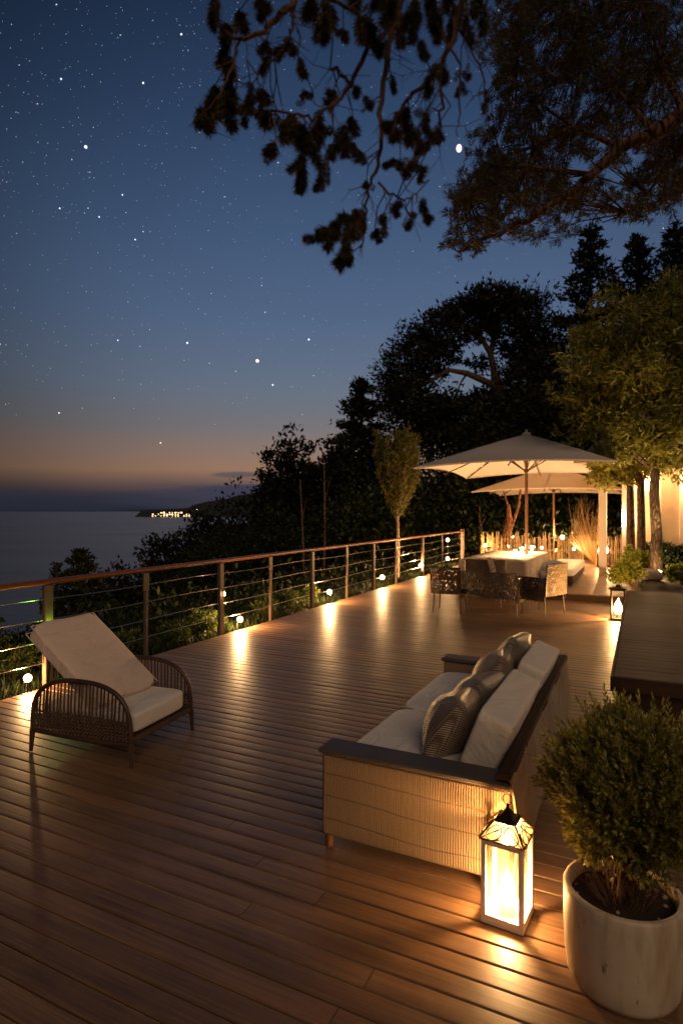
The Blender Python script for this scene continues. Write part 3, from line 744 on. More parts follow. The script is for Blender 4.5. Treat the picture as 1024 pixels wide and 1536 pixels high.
def shrub(name, label, c, rx, rz, n, L, mat, wr=.4, cat='shrub', group=None, nl=9):
    t = thing(name, label, cat, c, 0, group); b = MB(); lb = lobes((0, 0, rz), rx, rz, nl, .8, .35, .55)
    for q, a, bb in lb: tube(b, [(0, 0, -.05), (q[0]*.4, q[1]*.4, q[2]*.55), tuple(q)], [.018, .012, .004], 5)
    b.build('stems', M['twig'], t, True); f = MB(); crown_leaves(f, lb, n, L, wr, .3, .6); f.build('foliage', mat, t)
    return t
VG = 'low shrubs outside the railing'
for (u, v, p, s, lab) in ((160, 985, -5.9, .26, 'low leafy shrub just behind the rattan chair back'), (190, 985, -5.8, .24, 'low leafy shrub behind the far arm of the rattan chair'), (262, 965, -5.75, .24, 'low shrub at the deck edge left of the wide post'),
                     (300, 945, -5.75, .28, 'low bushy shrub at the foot of the wide railing post'), (325, 935, -5.85, .24, 'low shrub between the wide post and the bright garden light'), (395, 918, -5.8, .30, 'low grassy shrub right of the bright garden light'), (428, 905, -5.8, .30, 'low grassy shrub below the sixth stretch of cables'), (455, 895, -5.85, .32, 'low grassy shrub left of the second bright garden light'),
                     (20, 990, -6.3, .3, 'low dark shrub at the left edge below the cables')):
    k = (u-512)/F; Y = p/(CP*k+SP); X = k*Y
    shrub('low_shrub', lab, (X, Y, terr1(X, Y)), s*1.05, s*.75, 1500, .06, M['leaf_verge'], .3, group=VG)
# small conifer and bushes below the railing at the left
c = at(122, 826, 11.0); conifer('small_conifer', 'bushy dark conifer rising just above the handrail at the left', (c.x, 11.0, terr1(c.x, 11.0)), c.z-terr1(c.x, 11), 1.0, 7000, .10, M['leaf_dark'], M['bark'], low=.05)
c = at(85, 845, 11.5); conifer('small_conifer', 'small thin conifer left of the bushy one', (c.x, 11.5, terr1(c.x, 11.5)), c.z-terr1(c.x, 11.5), .6, 3000, .09, M['leaf_dark'], M['bark'], low=.05)
for (u, v, Y, lab) in ((40, 930, 10.5, 'dark bush below the railing at the left edge'), (150, 900, 12, 'dark bush behind the small conifer'), (215, 880, 16, 'dark bush below the slope trees behind the thin post')):
    c = at(u, v, Y); z = terr1(c.x, Y); shrub('bush', lab, (c.x, Y, z), 1.1, max(.5, (c.z-z)/2.3), 3500, .09, M['leaf_dark'], .5, group='dark bushes below the railing')

# young tree by the rail
def young_tree():
    c = W(-6.1, 15.75); z = terr1(c.x, c.y); t = thing('young_tree', 'slender young tree with narrow upswept crown beside the railing', 'tree', (c.x, c.y, z)); Y = c.y
    def zz(v): return H-(v-767)/F*Y-z
    b = MB(); tips = []; zf = zz(778)
    tube(b, [(0, 0, -.1), (.02, 0, zf*.5), (0, 0, zf), (0, 0, zf+.4)], [.055, .045, .04, .035], 8)
    f = MB(); Ps = []; Ds = []
    for i in range(58):
        a = i*2.4; o = rng.uniform(.12, 1); top = zz(645)-zf; hh = top*rng.uniform(.45, 1.0); r = .62*o
        pts = [Vector((0, 0, zf-.1+.25*rng.random())), Vector((math.cos(a)*r*.55, math.sin(a)*r*.55, zf+hh*.42)), Vector((math.cos(a)*r, math.sin(a)*r, zf+hh*(.72+.28*(1-o)))), Vector((math.cos(a)*r*1.0, math.sin(a)*r*1.0, zf+hh))]
        tube(b, pts, [.014, .009, .005, .002], 5, False)
        k = 300; s = rng.random(k)*2.8+.2
        for j in range(k):
            q = int(s[j]); q = min(q, 2); P = pts[q].lerp(pts[q+1], s[j]-q); Ps.append(P+Vector(rng.normal(size=3))*.05); Ds.append(Vector(rng.normal(size=3))*.45+Vector((0, 0, 1)))
    Ps = np.array([tuple(p) for p in Ps]); Ds = np.array([tuple(p) for p in Ds]); l = rng.uniform(.06, .13, len(Ps))
    f.quads(leafquads(Ps, Ds, l, l*.34)); b.build('trunk', M['bark_pale'], t, True); f.build('crown', M['leaf_young'], t)
young_tree()

# ------------------------------------------------------------------ laurel trees in the raised bed
BZ = .45
def laurel():
    # front tree
    c = at(983, 858, 12.4); base = Vector((c.x, c.y, BZ)); Y = c.y
    t = thing('laurel_tree', 'large leafy laurel tree uplit from the raised bed, front of the three trunks', 'tree', base)
    def P(u, v, dy=0): a = at(u, v, Y+dy); return Vector((a.x-base.x, a.y-Y, a.z-BZ))
    b = MB(); tube(b, [(0, 0, -.1), P(984, 800), P(980, 740), P(984, 680), P(975, 600), P(960, 540), P(960, 480)], [.13, .105, .095, .085, .06, .04, .02], 12)
    L = []
    for (u, v, w, h, dy) in ((880, 500, 30, 30, 0), (905, 530, 44, 34, .3), (860, 590, 34, 26, 0), (870, 545, 34, 28, -.3), (920, 600, 54, 40, .2), (890, 635, 44, 28, -.2), (960, 480, 54, 44, 0), (985, 540, 60, 52, .4), (1010, 450, 44, 36, 0), (1030, 600, 56, 50, -.2),
                             (960, 640, 54, 36, .2), (1000, 660, 50, 30, -.3), (925, 680, 40, 22, 0), (940, 560, 50, 40, -.6), (1050, 520, 60, 60, 0), (1060, 640, 50, 50, .4), (1015, 700, 34, 22, -.1), (850, 610, 22, 16, .2), (1000, 480, 40, 30, .5), (930, 450, 24, 20, 0)):
        q = P(u, v, dy); L.append((np.array(q), w/F*Y*.92, h/F*Y*.9))
        s = P(980-(980-u)*.12, min(v+60, 700)); m = s.lerp(q, .5)+Vector((0, 0, .1)); tube(b, [s, m, q], [.035, .022, .008], 6, False)
    b.build('trunk', M['bark'], t, True)
    f = MB(); crown_leaves(f, L, 23000, .15, .29, .5, .1, .28); f.build('crown', M['leaf_laurel'], t)
    for (u, v0, Y, lab, rr, cc) in ((945, 845, 14.2, 'leftmost of the three trunks in the raised bed, small low crown', .105, (918, 705, 36, 26)), (961, 845, 13.8, 'middle of the three trunks in the raised bed, small low crown', .10, (950, 690, 40, 30))):
        c = at(u, v0, Y); base = Vector((c.x, Y, BZ)); t = thing('laurel_tree', lab, 'tree', base)
        def P(u, v, dy=0): a = at(u, v, Y+dy); return Vector((a.x-base.x, a.y-Y, a.z-BZ))
        b = MB(); tube(b, [(0, 0, -.1), P(u, 780), P(u-1, 720), P(cc[0], cc[1]-15)], [rr, rr*.9, rr*.8, .03], 10); 
        L = []
        for i in range(7):
            a, e = rng.uniform(-1, 1), rng.uniform(-1, 1); q = P(cc[0]+a*cc[2]*.7, cc[1]+e*cc[3]*.6, rng.uniform(-.4, .4)); L.append((np.array(q), cc[2]*.5/F*Y, cc[3]*.5/F*Y))
            tube(b, [P(u, 730), q], [.03, .008], 5, False)
        b.build('trunk', M['bark'], t, True); f = MB(); crown_leaves(f, L, 3600, .14, .3, .3, .0, .2); f.build('crown', M['leaf_laurel'], t)
laurel()

# ------------------------------------------------------------------ overhanging pine
def tuft(P, D, length, r, k, L):
    D = D/np.linalg.norm(D); s = rng.random(k); a = rdir(k); a -= np.outer(a@D, D); a = unit(a)
    B = P+np.outer(s*length, D)+a*r*.12*rng.random((k, 1)); dirs = a*.9+D*.8+rng.normal(size=(k, 3))*.2
    l = L*rng.uniform(.5, 1.15, k)*(.35+.85*np.sqrt(np.clip(np.sin(PI*np.clip(s*.86+.12, 0, 1)), 0, 1))); return leafquads(B, dirs, l, np.full(k, L*.10))
def overhead():
    t = thing('overhanging_pine', 'pine whose branches and hanging twigs cover the top of the picture', 'pine tree', (5.3, 5.2, 0))
    O = Vector((5.3, 5.2, 0))
    def P(u, v, Y): return at(u, v, Y)-O
    M['bark_bough'] = barkmat('rough_bough_bark', (.11, .058, .033))
    b = MB(); tube(b, [(0, 0, -.3), (.1, 0, 2.5), (-.05, .1, 5.0), (-.3, 0, 7.5), (-.2, .1, 10)], [.3, .25, .2, .15, .06], 14); b.build('trunk', M['bark_red'], t, True)
    # far bough with dense fine foliage
    bo = MB(); Y = 5.6
    main = [Vector((0, 0, 6.3)), P(1100, 118, 5.2), P(1024, 170, 5.2), P(980, 198, 5.2), P(930, 222, 5.25), P(885, 262, 5.3), P(845, 300, 5.4), P(780, 335, 5.6), P(720, 362, 5.7), P(688, 378, 5.7)]
    mm_ = []; mr_ = []; R0 = [.14, .10, .075, .064, .05, .042, .036, .026, .016, .008]
    for i in range(len(main)-1):
        for k in range(7): mm_.append(main[i].lerp(main[i+1], k/7)+Vector(rng.normal(size=3))*.012); mr_.append((R0[i]+(R0[i+1]-R0[i])*k/7)*rng.uniform(.85, 1.15))
    mm_.append(main[-1]); mr_.append(R0[-1]); tube(bo, mm_, mr_, 11)
    limbs = [main, [P(930, 222, 5.6), P(860, 190, 5.7), P(800, 150, 5.9), P(775, 90, 6)], [P(980, 198, 5.5), P(920, 130, 5.8), P(870, 60, 6), P(850, -20, 6.2)], [P(1024, 170, 5.4), P(990, 90, 5.9), P(960, 0, 6.3)],
             [P(1040, 165, 5.4), P(1010, 240, 5.8), P(970, 290, 6.2), P(940, 320, 6.3)], [P(885, 262, 5.7), P(790, 250, 5.8), P(740, 250, 5.9), P(700, 290, 6)], [P(860, 190, 5.7), P(800, 220, 5.9), P(750, 235, 6)], [P(1100, 118, 5.3), P(1060, 240, 5.8), P(1015, 290, 6.2)]]
    for l in limbs[1:]: tube(bo, l, [.028-.022*i/(len(l)-1) for i in range(len(l))], 7)
    f = MB()
    regs = [((830, 60), 100, 75, 170), ((940, 60), 110, 75, 190), ((1000, 130), 80, 70, 120), ((870, 150), 110, 70, 180), ((800, 215), 80, 55, 120), ((930, 215), 100, 40, 80), ((780, 285), 90, 42, 150), ((860, 300), 70, 30, 70), ((720, 320), 45, 36, 60), ((735, 260), 35, 40, 45), ((700, 365), 30, 18, 26),
            ((985, 280), 50, 32, 70), ((950, 315), 35, 18, 26), ((1015, 240), 40, 50, 70), ((770, 40), 34, 40, 40), ((765, 110), 26, 60, 45), ((740, 190), 20, 26, 8), ((800, 345), 70, 14, 36), ((900, 0), 140, 40, 90), ((690, 300), 16, 16, 8)]
    for (cu, cv), ru, rv, n in regs:
        for i in range(int(n*1.95)):
            a = rng.uniform(0, 2*PI); rr = math.sqrt(rng.random())*(1+.12*rng.normal()); u = cu+ru*rr*math.cos(a); v = cv+rv*rr*math.sin(a); yy = rng.uniform(5.5, 7.2)
            c = np.array(P(u, v, yy)); D = np.array([rng.normal()*.7-.3, rng.normal()*.5, rng.normal()*.5+.25])
            f.quads(tuft(c, D, rng.uniform(.06, .13), .05, 36, .075))
            if i % 6 == 0:
                l = limbs[rng.integers(0, len(limbs))]; best = min((q for L_ in limbs for q in L_), key=lambda q: (q-Vector(c)).length)
                m = best.lerp(Vector(c), .55)+Vector(rng.normal(size=3))*.05; tube(bo, [best, m, Vector(c)], [.010, .006, .003], 4, False)
    bo.build('bough', M['bark_bough'], t, True); f.build('foliage', M['leaf_pine'], t)
    # near hanging twigs
    nb = MB(); nf = MB(); Y = 1.3
    def line(pts, r0, r1, Y0=Y):
        q = [P(u, v, Y0+dy) for u, v, dy in [(p+(0,))[:3] for p in pts]]; n = len(q)
        # subdivide with a little wobble
        out = []
        for a, c in zip(q[:-1], q[1:]):
            for k in range(4): out.append(a.lerp(c, k/4)+Vector(rng.normal(size=3))*.0026)
        out.append(q[-1]); tube(nb, out, [.72*(r0+(r1-r0)*i/(len(out)-1)) for i in range(len(out))], 7); return out
    top = [Vector((-.3, 0, 6.0)), P(900, -300, 3.2), P(760, -200, 2.0), P(620, -60, 1.35), P(460, -50, 1.3), P(380, -80, 1.3)]
    tube(nb, top, [.07, .05, .03, .013, .010, .006], 8)
    A = []
    A.append(line([(612, -60), (600, 0), (582, 70), (573, 140), (571, 200), (566, 250), (553, 285), (548, 330), (540, 372)], .011, .0025))
    A.append(line([(600, 20), (578, 50), (548, 82), (527, 128), (500, 155), (470, 178), (440, 172), (405, 165)], .009, .003))
    A.append(line([(460, -50), (437, 8), (415, 28), (390, 50), (360, 62), (330, 40)], .013, .004))
    A.append(line([(437, 14), (440, 40), (425, 70), (400, 100), (378, 125), (350, 120)], .004, .002))
    A.append(line([(700, -90), (692, 0), (680, 60), (655, 105), (632, 130), (610, 150), (590, 180), (575, 200)], .010, .0035))
    A.append(line([(655, 105), (664, 150), (660, 190), (640, 225), (615, 245), (590, 250)], .005, .002))
    A.append(line([(566, 270), (585, 292), (605, 300), (625, 290)], .004, .002))
    A.append(line([(685, 40), (705, 70), (722, 110), (728, 140)], .004, .002))
    A.append(line([(640, -60), (650, 20), (690, 100), (688, 170), (686, 205)], .005, .0016))
    A.append(line([(360, 62), (350, 100), (330, 140), (300, 175)], .005, .002))
    A.append(line([(455, -50), (500, 0), (540, 20), (560, 40)], .008, .003))
    A.append(line([(527, 128), (505, 104), (495, 103)], .006, .004))
    A.append(line([(760, -160), (740, -40), (728, 10)], .008, .003))
    # hanging tufts (u, v, length px, width px, direction degrees from straight down)
    T = [(326, 0, 40, 20, 20), (350, 40, 40, 22, 10), (340, 60, 46, 24, 5), (345, 110, 50, 26, 15), (322, 130, 56, 28, 5), (335, 150, 46, 26, -10), (300, 170, 26, 26, -60), (290, 175, 26, 24, -50), (370, 155, 30, 18, -5), (395, 0, 50, 22, 5), (400, 60, 34, 16, 0),
         (375, 120, 44, 20, 10), (395, 130, 44, 20, -5), (430, 62, 34, 20, 10), (447, 74, 42, 18, -10), (465, 0, 50, 24, 0), (478, 25, 44, 24, 0), (492, 0, 46, 26, 5), (515, 40, 36, 14, 0), (408, 165, 36, 26, 20), (425, 170, 44, 26, 0), (412, 215, 28, 22, 30), (445, 180, 46, 24, -5), (455, 205, 80, 22, -3), (462, 200, 60, 22, 3),
         (485, 175, 50, 22, 5), (490, 230, 74, 16, 14), (500, 190, 52, 22, 0), (515, 205, 40, 20, 0), (528, 165, 44, 18, -5), (530, 215, 30, 18, -30), (540, 0, 50, 26, 0), (555, 30, 46, 24, 0), (575, -10, 44, 26, 0), (605, 30, 40, 20, 5), (620, 0, 60, 22, -4), (510, 140, 24, 22, 60), (535, 135, 28, 16, -30),
         (630, 60, 40, 18, -4), (645, 0, 60, 26, 0), (660, 30, 40, 20, 0), (680, -10, 60, 24, 0), (600, 180, 40, 18, 4), (612, 160, 50, 20, 0), (625, 200, 36, 20, 20), (640, 170, 56, 18, 6), (655, 190, 40, 18, 20), (600, 245, 30, 14, 70), (630, 235, 26, 16, 60), (585, 185, 26, 18, 20),
         (700, 0, 50, 20, -4), (722, -10, 50, 20, 0), (728, 135, 30, 12, 4), (580, 0, 36, 20, 0), (550, 268, 14, 12, 0), (535, 315, 34, 24, 35), (520, 325, 34, 24, 50), (512, 340, 30, 24, 60), (500, 355, 40, 22, 75), (530, 345, 30, 22, 30), (528, 375, 34, 24, 40), (545, 318, 36, 20, 10), (573, 325, 30, 16, -10), (562, 340, 22, 14, -4),
         (595, 300, 24, 16, 10), (607, 272, 24, 16, 170), (628, 278, 26, 16, 175), (632, 300, 28, 16, -10), (614, 322, 30, 14, -5), (638, 315, 20, 14, -20), (650, 100, 46, 20, -4), (668, 90, 40, 16, 4), (690, 110, 34, 14, -4), (470, 140, 20, 16, 80), (355, 20, 30, 22, -20), (585, 110, 30, 12, -20), (405, 90, 30, 14, 30), (560, 150, 20, 10, 20), (748, -20, 40, 20, 0)]
    allp = [p for l in A for p in l]+top[3:]
    for (u, v, ln, wd, an) in T:
        Y0 = Y+rng.uniform(-.12, .22); c = P(u, v, Y0); a = R(an); s = Y0/F
        D = np.array([-math.sin(a), rng.normal()*.25, -math.cos(a)])
        k = int(110+ln*4.6)
        for sub in range(3):
            f0 = [0.0, .25, .5][sub]; D2 = D+np.array([rng.normal()*.42, rng.normal()*.42, rng.normal()*.15]); c0 = np.array(c)+D*ln*s*f0+rng.normal(size=3)*wd*s*.14
            nf.quads(tuft(c0, D2, ln*s*rng.uniform(.4, .62), wd*s*.3, k, wd*s*rng.uniform(.5, .72)))
        if rng.random() < .6:
            c2 = P(u+rng.uniform(-14, 14), v+rng.uniform(-8, 14), Y0+.06); nf.quads(tuft(np.array(c2), D+rng.normal(size=3)*.3, ln*s*.7, wd*s*.3, int(k*.5), wd*s*.5))
        e = min(allp, key=lambda q: (q-c).length); m = e.lerp(c, .5)+Vector(rng.normal(size=3))*.012
        tube(nb, [e, m, c, c+Vector(D)*ln*s*.8], [.0017, .0015, .0013, .0008], 5, False)
    for i in range(120):                                           # bare side twigs
        e = allp[rng.integers(0, len(allp))]; d = Vector((rng.normal(), rng.normal()*.4, rng.normal()*.6-.7)).normalized(); ln = rng.uniform(.03, .11)
        p1 = e+d*ln*.5; p2 = p1+(d+Vector(rng.normal(size=3))*.5).normalized()*ln*.5; p3 = p1+(d+Vector(rng.normal(size=3))*.8).normalized()*ln*.35
        tube(nb, [e, p1, p2], [.0011, .0009, .0005], 4, False); tube(nb, [p1, p3], [.0006, .0004], 4, False)
    nb.build('hanging_branch', M['bark_bough'], t, True); nf.build('needle_tufts', M['leaf_pine'], t)
overhead()

# ------------------------------------------------------------------ sofa
def sofa():
    p0, p1, q0, q1 = -1.495, -.53, 2.755, 5.045; cp, cq = (p0+p1)/2, (q0+q1)/2
    t = thing('wicker_sofa', 'two seat wicker sofa with pale cushions, seen from its back corner', 'sofa', W(cp, cq), TH)
    hx, hy = (p1-p0)/2, (q1-q0)/2
    for s, nm in ((-1, 0), (1, 1)):
        y0, y1 = (-hy, -hy+.14) if s < 0 else (hy-.14, hy)
        b = MB(); box(b, -hx+.004, hx-.004, y0+.004, y1-.004, .065, .488, .012); b.build('armrest', M['wicker'], t)
        c = MB(); box(c, -hx-.012, hx+.004, y0-.012, y1+.012, .490, .520, .009); c.build('arm_cap', M['cap'], t)
    b = MB(); box(b, -hx+.03, hx-.06, -hy+.142, hy-.142, .07, .27, .01); b.build('seat_base', M['wicker'], t)
    # leaning back: body + rail
    b = MB(); yA, yB = -hy+.142, hy-.142
    V = []
    n = 10
    for i in range(n+1):
        y = yA+(yB-yA)*i/n; zt = .54+.05*i/n
        V += [(hx-.085, y, .07), (hx-.015, y, .07), (hx-.012, y, zt-.03), (hx-.07, y, zt-.03)]
    Fc = [(i*4+j, i*4+(j+1) % 4, i*4+4+(j+1) % 4, i*4+4+j) for i in range(n) for j in range(4)]+[(3, 2, 1, 0), tuple(n*4+j for j in range(4))]
    b.add(V, Fc); b.build('backrest', M['weave_solid'], t)
    # slack woven cover hanging on the outer side of the back
    V = []; nn, mm = 40, 14
    for i in range(nn+1):
        for j in range(mm+1):
            s_, h = i/nn, j/mm; y = -hy-.008+(2*hy+.016)*s_; zt = .545+.055*s_; z = .055+(zt-.055)*h
            bulge = .022*math.sin(PI*h)+.010*math.sin(s_*9+h*3)*(1-h)+.006*math.sin(s_*21+2*h)*h
            V.append((hx+.006+max(0.0, bulge)+.004*(1-h), y, z))
    Vi = [(x-.008, y, z) for x, y, z in V]; w_ = mm+1
    Fc = [(i*w_+j, i*w_+w_+j, i*w_+w_+j+1, i*w_+j+1) for i in range(nn) for j in range(mm)]
    m_ = MB(); m_.add(V, Fc); m_.add(Vi, [f[::-1] for f in Fc])
    ring = [j for j in range(mm+1)]+[i*w_+mm for i in range(1, nn+1)]+[nn*w_+j for j in range(mm-1, -1, -1)]+[i*w_ for i in range(nn-1, 0, -1)]
    m_.add(V+Vi, [(ring[k], ring[(k+1) % len(ring)], ring[(k+1) % len(ring)]+len(V), ring[k]+len(V)) for k in range(len(ring))])
    m_.build('back_cover', M['back_fabric'], t, True)
    r = MB(); V = []
    for i in range(13):
        y = -hy+2*hy*i/12; zt = .546+.055*i/12; wv = .002*math.sin(i*2.3)
        V += [(hx-.060, y, zt-.016), (hx-.056, y, zt+.008), (hx-.050, y, zt+.012), (hx+.000+wv, y, zt+.012), (hx+.007+wv, y, zt+.007), (hx+.008+wv, y, zt-.016)]
    r.add(V, [(i*6+j, i*6+(j+1) % 6, i*6+6+(j+1) % 6, i*6+6+j) for i in range(12) for j in range(6)]+[(5, 4, 3, 2, 1, 0), tuple(72+j for j in range(6))]); r.build('top_rail', M['bench'], t)
    for sx in (-1, 1):
        for sy in (-1, 1):
            b = MB(); lathe(b, [(.020, 0), (.026, .066)], 10); b.build('leg', M['pole'], t, True, loc=(sx*(hx-.035), sy*(hy-.035), 0))
    # seat cushions
    for (a, e) in ((-hy+.145, -.055), (-.045, hy-.145)):
        b = MB(); puff(b, .80, e-a, .155, Matrix.Translation((-hx+.415, (a+e)/2, .348)), 9, .10, 14, wr=.02)
        so = b.build('seat_cushion', M['cushion'], t, True)
        pz = MB(); x0, x1, y0, y1 = -hx+.022, -hx+.806, a+.014, e-.014
        tube(pz, [(x0, y0, .405), (x1, y0, .405), (x1, y1, .405), (x0, y1, .405), (x0, y0, .405)], .0045, 6); pz.build('piping', M['piping'], so, True)
    # back cushions leaning on the back
    for (a, e, lab) in ((2.985-cq, 3.925-cq, 1), (4.10-cq, 4.88-cq, 2)):
        dx, dz, th = .115, .30, .185
        Mx = Matrix.Translation((-.695-cp, (a+e)/2, .575)) @ Matrix.Rotation(-math.atan2(dz, dx), 4, 'Y')
        b = MB(); puff(b, .325, e-a, th, Mx, 16, .05, 14, wr=.012); bc = b.build('back_cushion', M['cushion2'], t, True)
        pz = MB(); g = .1485
        for sgn in (1, -1):
            ring_ = [Mx @ Vector((x*g, y*(e-a)*.476, sgn*th*.455)) for x, y in ((-1, -1), (1, -1), (1, 1), (-1, 1), (-1, -1))]
            tube(pz, ring_, .0042, 6)
        pz.build('piping', M['piping'], bc, True)
    return cp, cq
sofa()
def throw_pillow(p, q, z, rot_lean, yaw, m, label, s=.44, th=.17):
    c = W(p, q, z); t = thing('throw_pillow', label, 'pillow', c, TH+yaw, 'glittering throw pillows on the sofa')
    Mx = Matrix.Rotation(-rot_lean, 4, 'Y') @ Matrix.Rotation(R(4), 4, 'Z')
    b = MB(); puff(b, s, s*1.12, th, Mx, 10, .35, 16, pillow=.75, wr=.022); cv = b.build('cover', m, t, True)
    pz = MB(); g = s*.47; ring_ = [Mx @ Vector((x*g, y*g*1.12, 0)) for x, y in ((-1, -1), (0, -1.0), (1, -1), (1, 0), (1, 1), (0, 1), (-1, 1), (-1, 0), (-1, -1))]
    tube(pz, ring_, .005, 6); pz.build('seam', M['piping'], t, True)
throw_pillow(-.945, 3.27, .572, R(58), R(2), M['knit'], 'bronze sequined throw pillow nearest the camera on the sofa', .37, .17)
throw_pillow(-.925, 3.72, .575, R(52), R(-9), M['knit2'], 'grey crumpled throw pillow in the middle of the sofa', .38, .16)
throw_pillow(-.92, 4.18, .60, R(62), R(7), M['knit'], 'sequined throw pillow third from the near arm of the sofa', .40, .16)
throw_pillow(-.87, 4.60, .63, R(70), R(-6), M['knit2'], 'grey sequined throw pillow standing at the far arm of the sofa', .42, .14)

# ------------------------------------------------------------------ candle lantern (foreground)
def candle_lantern(name, label, loc, rz, w, hb, hr, power, frame_m, roof_m, pane_m, fancy=True, flame_z=.11, r_fl=.012, two=False):
    t = thing(name, label, 'lantern', loc, rz); h = w/2; fr = w*.11
    b = MB()
    box(b, -h, h, -h, h, 0, .018, .002)
    for sx in (-1, 1):
        for sy in (-1, 1): box(b, sx*h-(fr if sx > 0 else 0), sx*h+(0 if sx > 0 else fr), sy*h-(fr if sy > 0 else 0), sy*h+(0 if sy > 0 else fr), .0185, hb, .0015)
    for z0, z1 in ((.0185, .0185+fr), (hb-fr, hb)):
        for s in (-1, 1):
            box(b, -h+fr, h-fr, s*(h-.001)-(fr*.8 if s > 0 else 0), s*(h-.001)+(0 if s > 0 else fr*.8), z0+.0005, z1-.0005)
            box(b, s*(h-.001)-(fr*.8 if s > 0 else 0), s*(h-.001)+(0 if s > 0 else fr*.8), -h+fr, h-fr, z0+.0005, z1-.0005)
    b.build('frame', frame_m, t)
    for k in range(4):
        b = MB(); d = h-fr*.55; Mx = Matrix.Rotation(k*PI/2, 4, 'Z'); V = [Mx @ Vector(v) for v in ((-h+fr, -d, .02+fr), (h-fr, -d, .02+fr), (h-fr, -d, hb-fr), (-h+fr, -d, hb-fr))]
        b.add([tuple(v) for v in V], [(0, 1, 2, 3)]); b.build('glass_pane', pane_m, t)
    e = h+w*.035; ru = h*.42; zr = hb+hr*.55
    if fancy:
        rf = MB(); box(rf, -e, e, -e, e, hb+.0005, hb+.008, .002)
        prof = [(ru, zr), (ru*.72, zr+hr*.06), (ru*.45, zr+hr*.14), (ru*.2, zr+hr*.24), (ru*.12, zr+hr*.36), (.001, zr+hr*.40)]
        V = []; 
        for r_, z in prof: V += [(-r_, -r_, z), (r_, -r_, z), (r_, r_, z), (-r_, r_, z)]
        rf.add(V, [(i*4+j, i*4+(j+1) % 4, i*4+4+(j+1) % 4, i*4+4+j) for i in range(len(prof)-1) for j in range(4)])
        # hip bars and filigree on each sloping face
        for k in range(4):
            Mx = Matrix.Rotation(k*PI/2, 4, 'Z')
            def Q(u, v, o=.0): # u -1..1 across, v 0..1 up
                r_ = e+(ru-e)*v; return Mx @ Vector((u*r_, -r_-o, hb+.008+(zr-hb-.008)*v))
            tube(rf, [Q(-1, 0), Q(-1, 1)], .005, 6); tube(rf, [Q(-1, 1), Q(1, 1)], .004, 6)
            V = [Q(-1, .84, .001), Q(1, .84, .001), Q(1, 1, .001), Q(-1, 1, .001)]; rf.add([tuple(v) for v in V], [(0, 1, 2, 3)])
            for cx in (-.48, .48):
                tube(rf, [Q(cx+.40*math.cos(a)*(1 if math.sin(a) > 0 else .55+.45*abs(math.cos(a))), .38+.36*math.sin(a), .003) for a in np.linspace(0, 2*PI, 19)], .0030, 5)
                tube(rf, [Q(cx-.25, .5, .003), Q(cx, .40, .003), Q(cx+.25, .52, .003)], .0016, 5)
            tube(rf, [Q(-.95, 0, .003), Q(0, .70, .003), Q(.95, 0, .003)], .0028, 5); tube(rf, [Q(-.5, 0, .003), Q(0, .15, .003), Q(.5, 0, .003)], .0025, 5)
        rf.build('roof', roof_m, t)
        for k in range(4):
            Mx = Matrix.Rotation(k*PI/2, 4, 'Z'); b = MB(); pts = []
            for u, v in ((-.97, .02), (.97, .02), (.97, .98), (-.97, .98)):
                r_ = e+(ru-e)*v-.003; pts.append(tuple(Mx @ Vector((u*r_, -r_, hb+.008+(zr-hb-.008)*v))))
            b.add(pts, [(0, 1, 2, 3)]); b.build('roof_pane', pane_m, t)
        b = MB(); zt = zr+hr*.40; tube(b, [(0.020*math.cos(a), 0, zt+.016+.022*math.sin(a)) for a in np.linspace(-PI/2, 1.5*PI, 20)], .0022, 6); b.build('ring', roof_m, t, True)
    else:
        rf = MB(); V = []
        for r_, z in ((e*1.15, hb+.001), (e*1.15, hb+.015), (h*.35, hb+hr*.6), (h*.2, hb+hr)): V += [(-r_, -r_, z), (r_, -r_, z), (r_, r_, z), (-r_, r_, z)]
        rf.add(V, [(i*4+j, i*4+(j+1) % 4, i*4+4+(j+1) % 4, i*4+4+j) for i in range(3) for j in range(4)]+[(3, 2, 1, 0), (12, 13, 14, 15)])
        rf.build('roof', roof_m, t)
    c = MB(); lathe(c, [(w*.17, .0187), (w*.17, flame_z-.03), (w*.15, flame_z-.028), (0, flame_z-.034)], 18)
    cd = c.build('candle', M['wax'], t, True)
    spots = [(0, 0)] if not two else [(-w*.2, 0), (w*.2, 0)]
    for x, y in spots:
        f = MB(); r = r_fl; lathe(f, [(0, -r*1.5), (r*.8, -r*.8), (r, 0), (r*.7, r*1.2), (0, r*2.6)], 12); f.build('flame', M['flame'], cd, True, loc=(x, y, flame_z+.02))
        lamp('candle_light', (x, y, flame_z+.03), power/len(spots), (1, .52, .19), .02, t)
    return t
LC = Vector((.714, 2.585, .004))
lan = candle_lantern('candle_lantern', 'tall white metal lantern with frosted panes glowing beside the sofa', LC, R(-31), .178, .352, .145, 14, M['white_metal'], M['bronze'], M['frost'], True, .095, .034)
lamp('roof_fill_light', (0, 0, .385), 22, (1, .52, .19), .015, lan)  # extra light added under the lantern roof to brighten panes and cushions
# glass lanterns at the right
g1 = ground(926, 930, .004); candle_lantern('glass_lantern', 'square glass lantern with dark lid glowing beside the timber bench', (g1.x, g1.y, .004), TH,   .22, .50, .07, 150, M['darkmetal'], M['bronze'], M['glass'], False, .15, .062)
g2 = ground(905, 850, .154); candle_lantern('glass_lantern', 'large glass lantern with twin lights on the upper deck beside the dry stems', (g2.x, g2.y, .154), TH, .36, .62, .06, 150, M['darkmetal'], M['glass'], M['glass'], False, .44, .045, True)

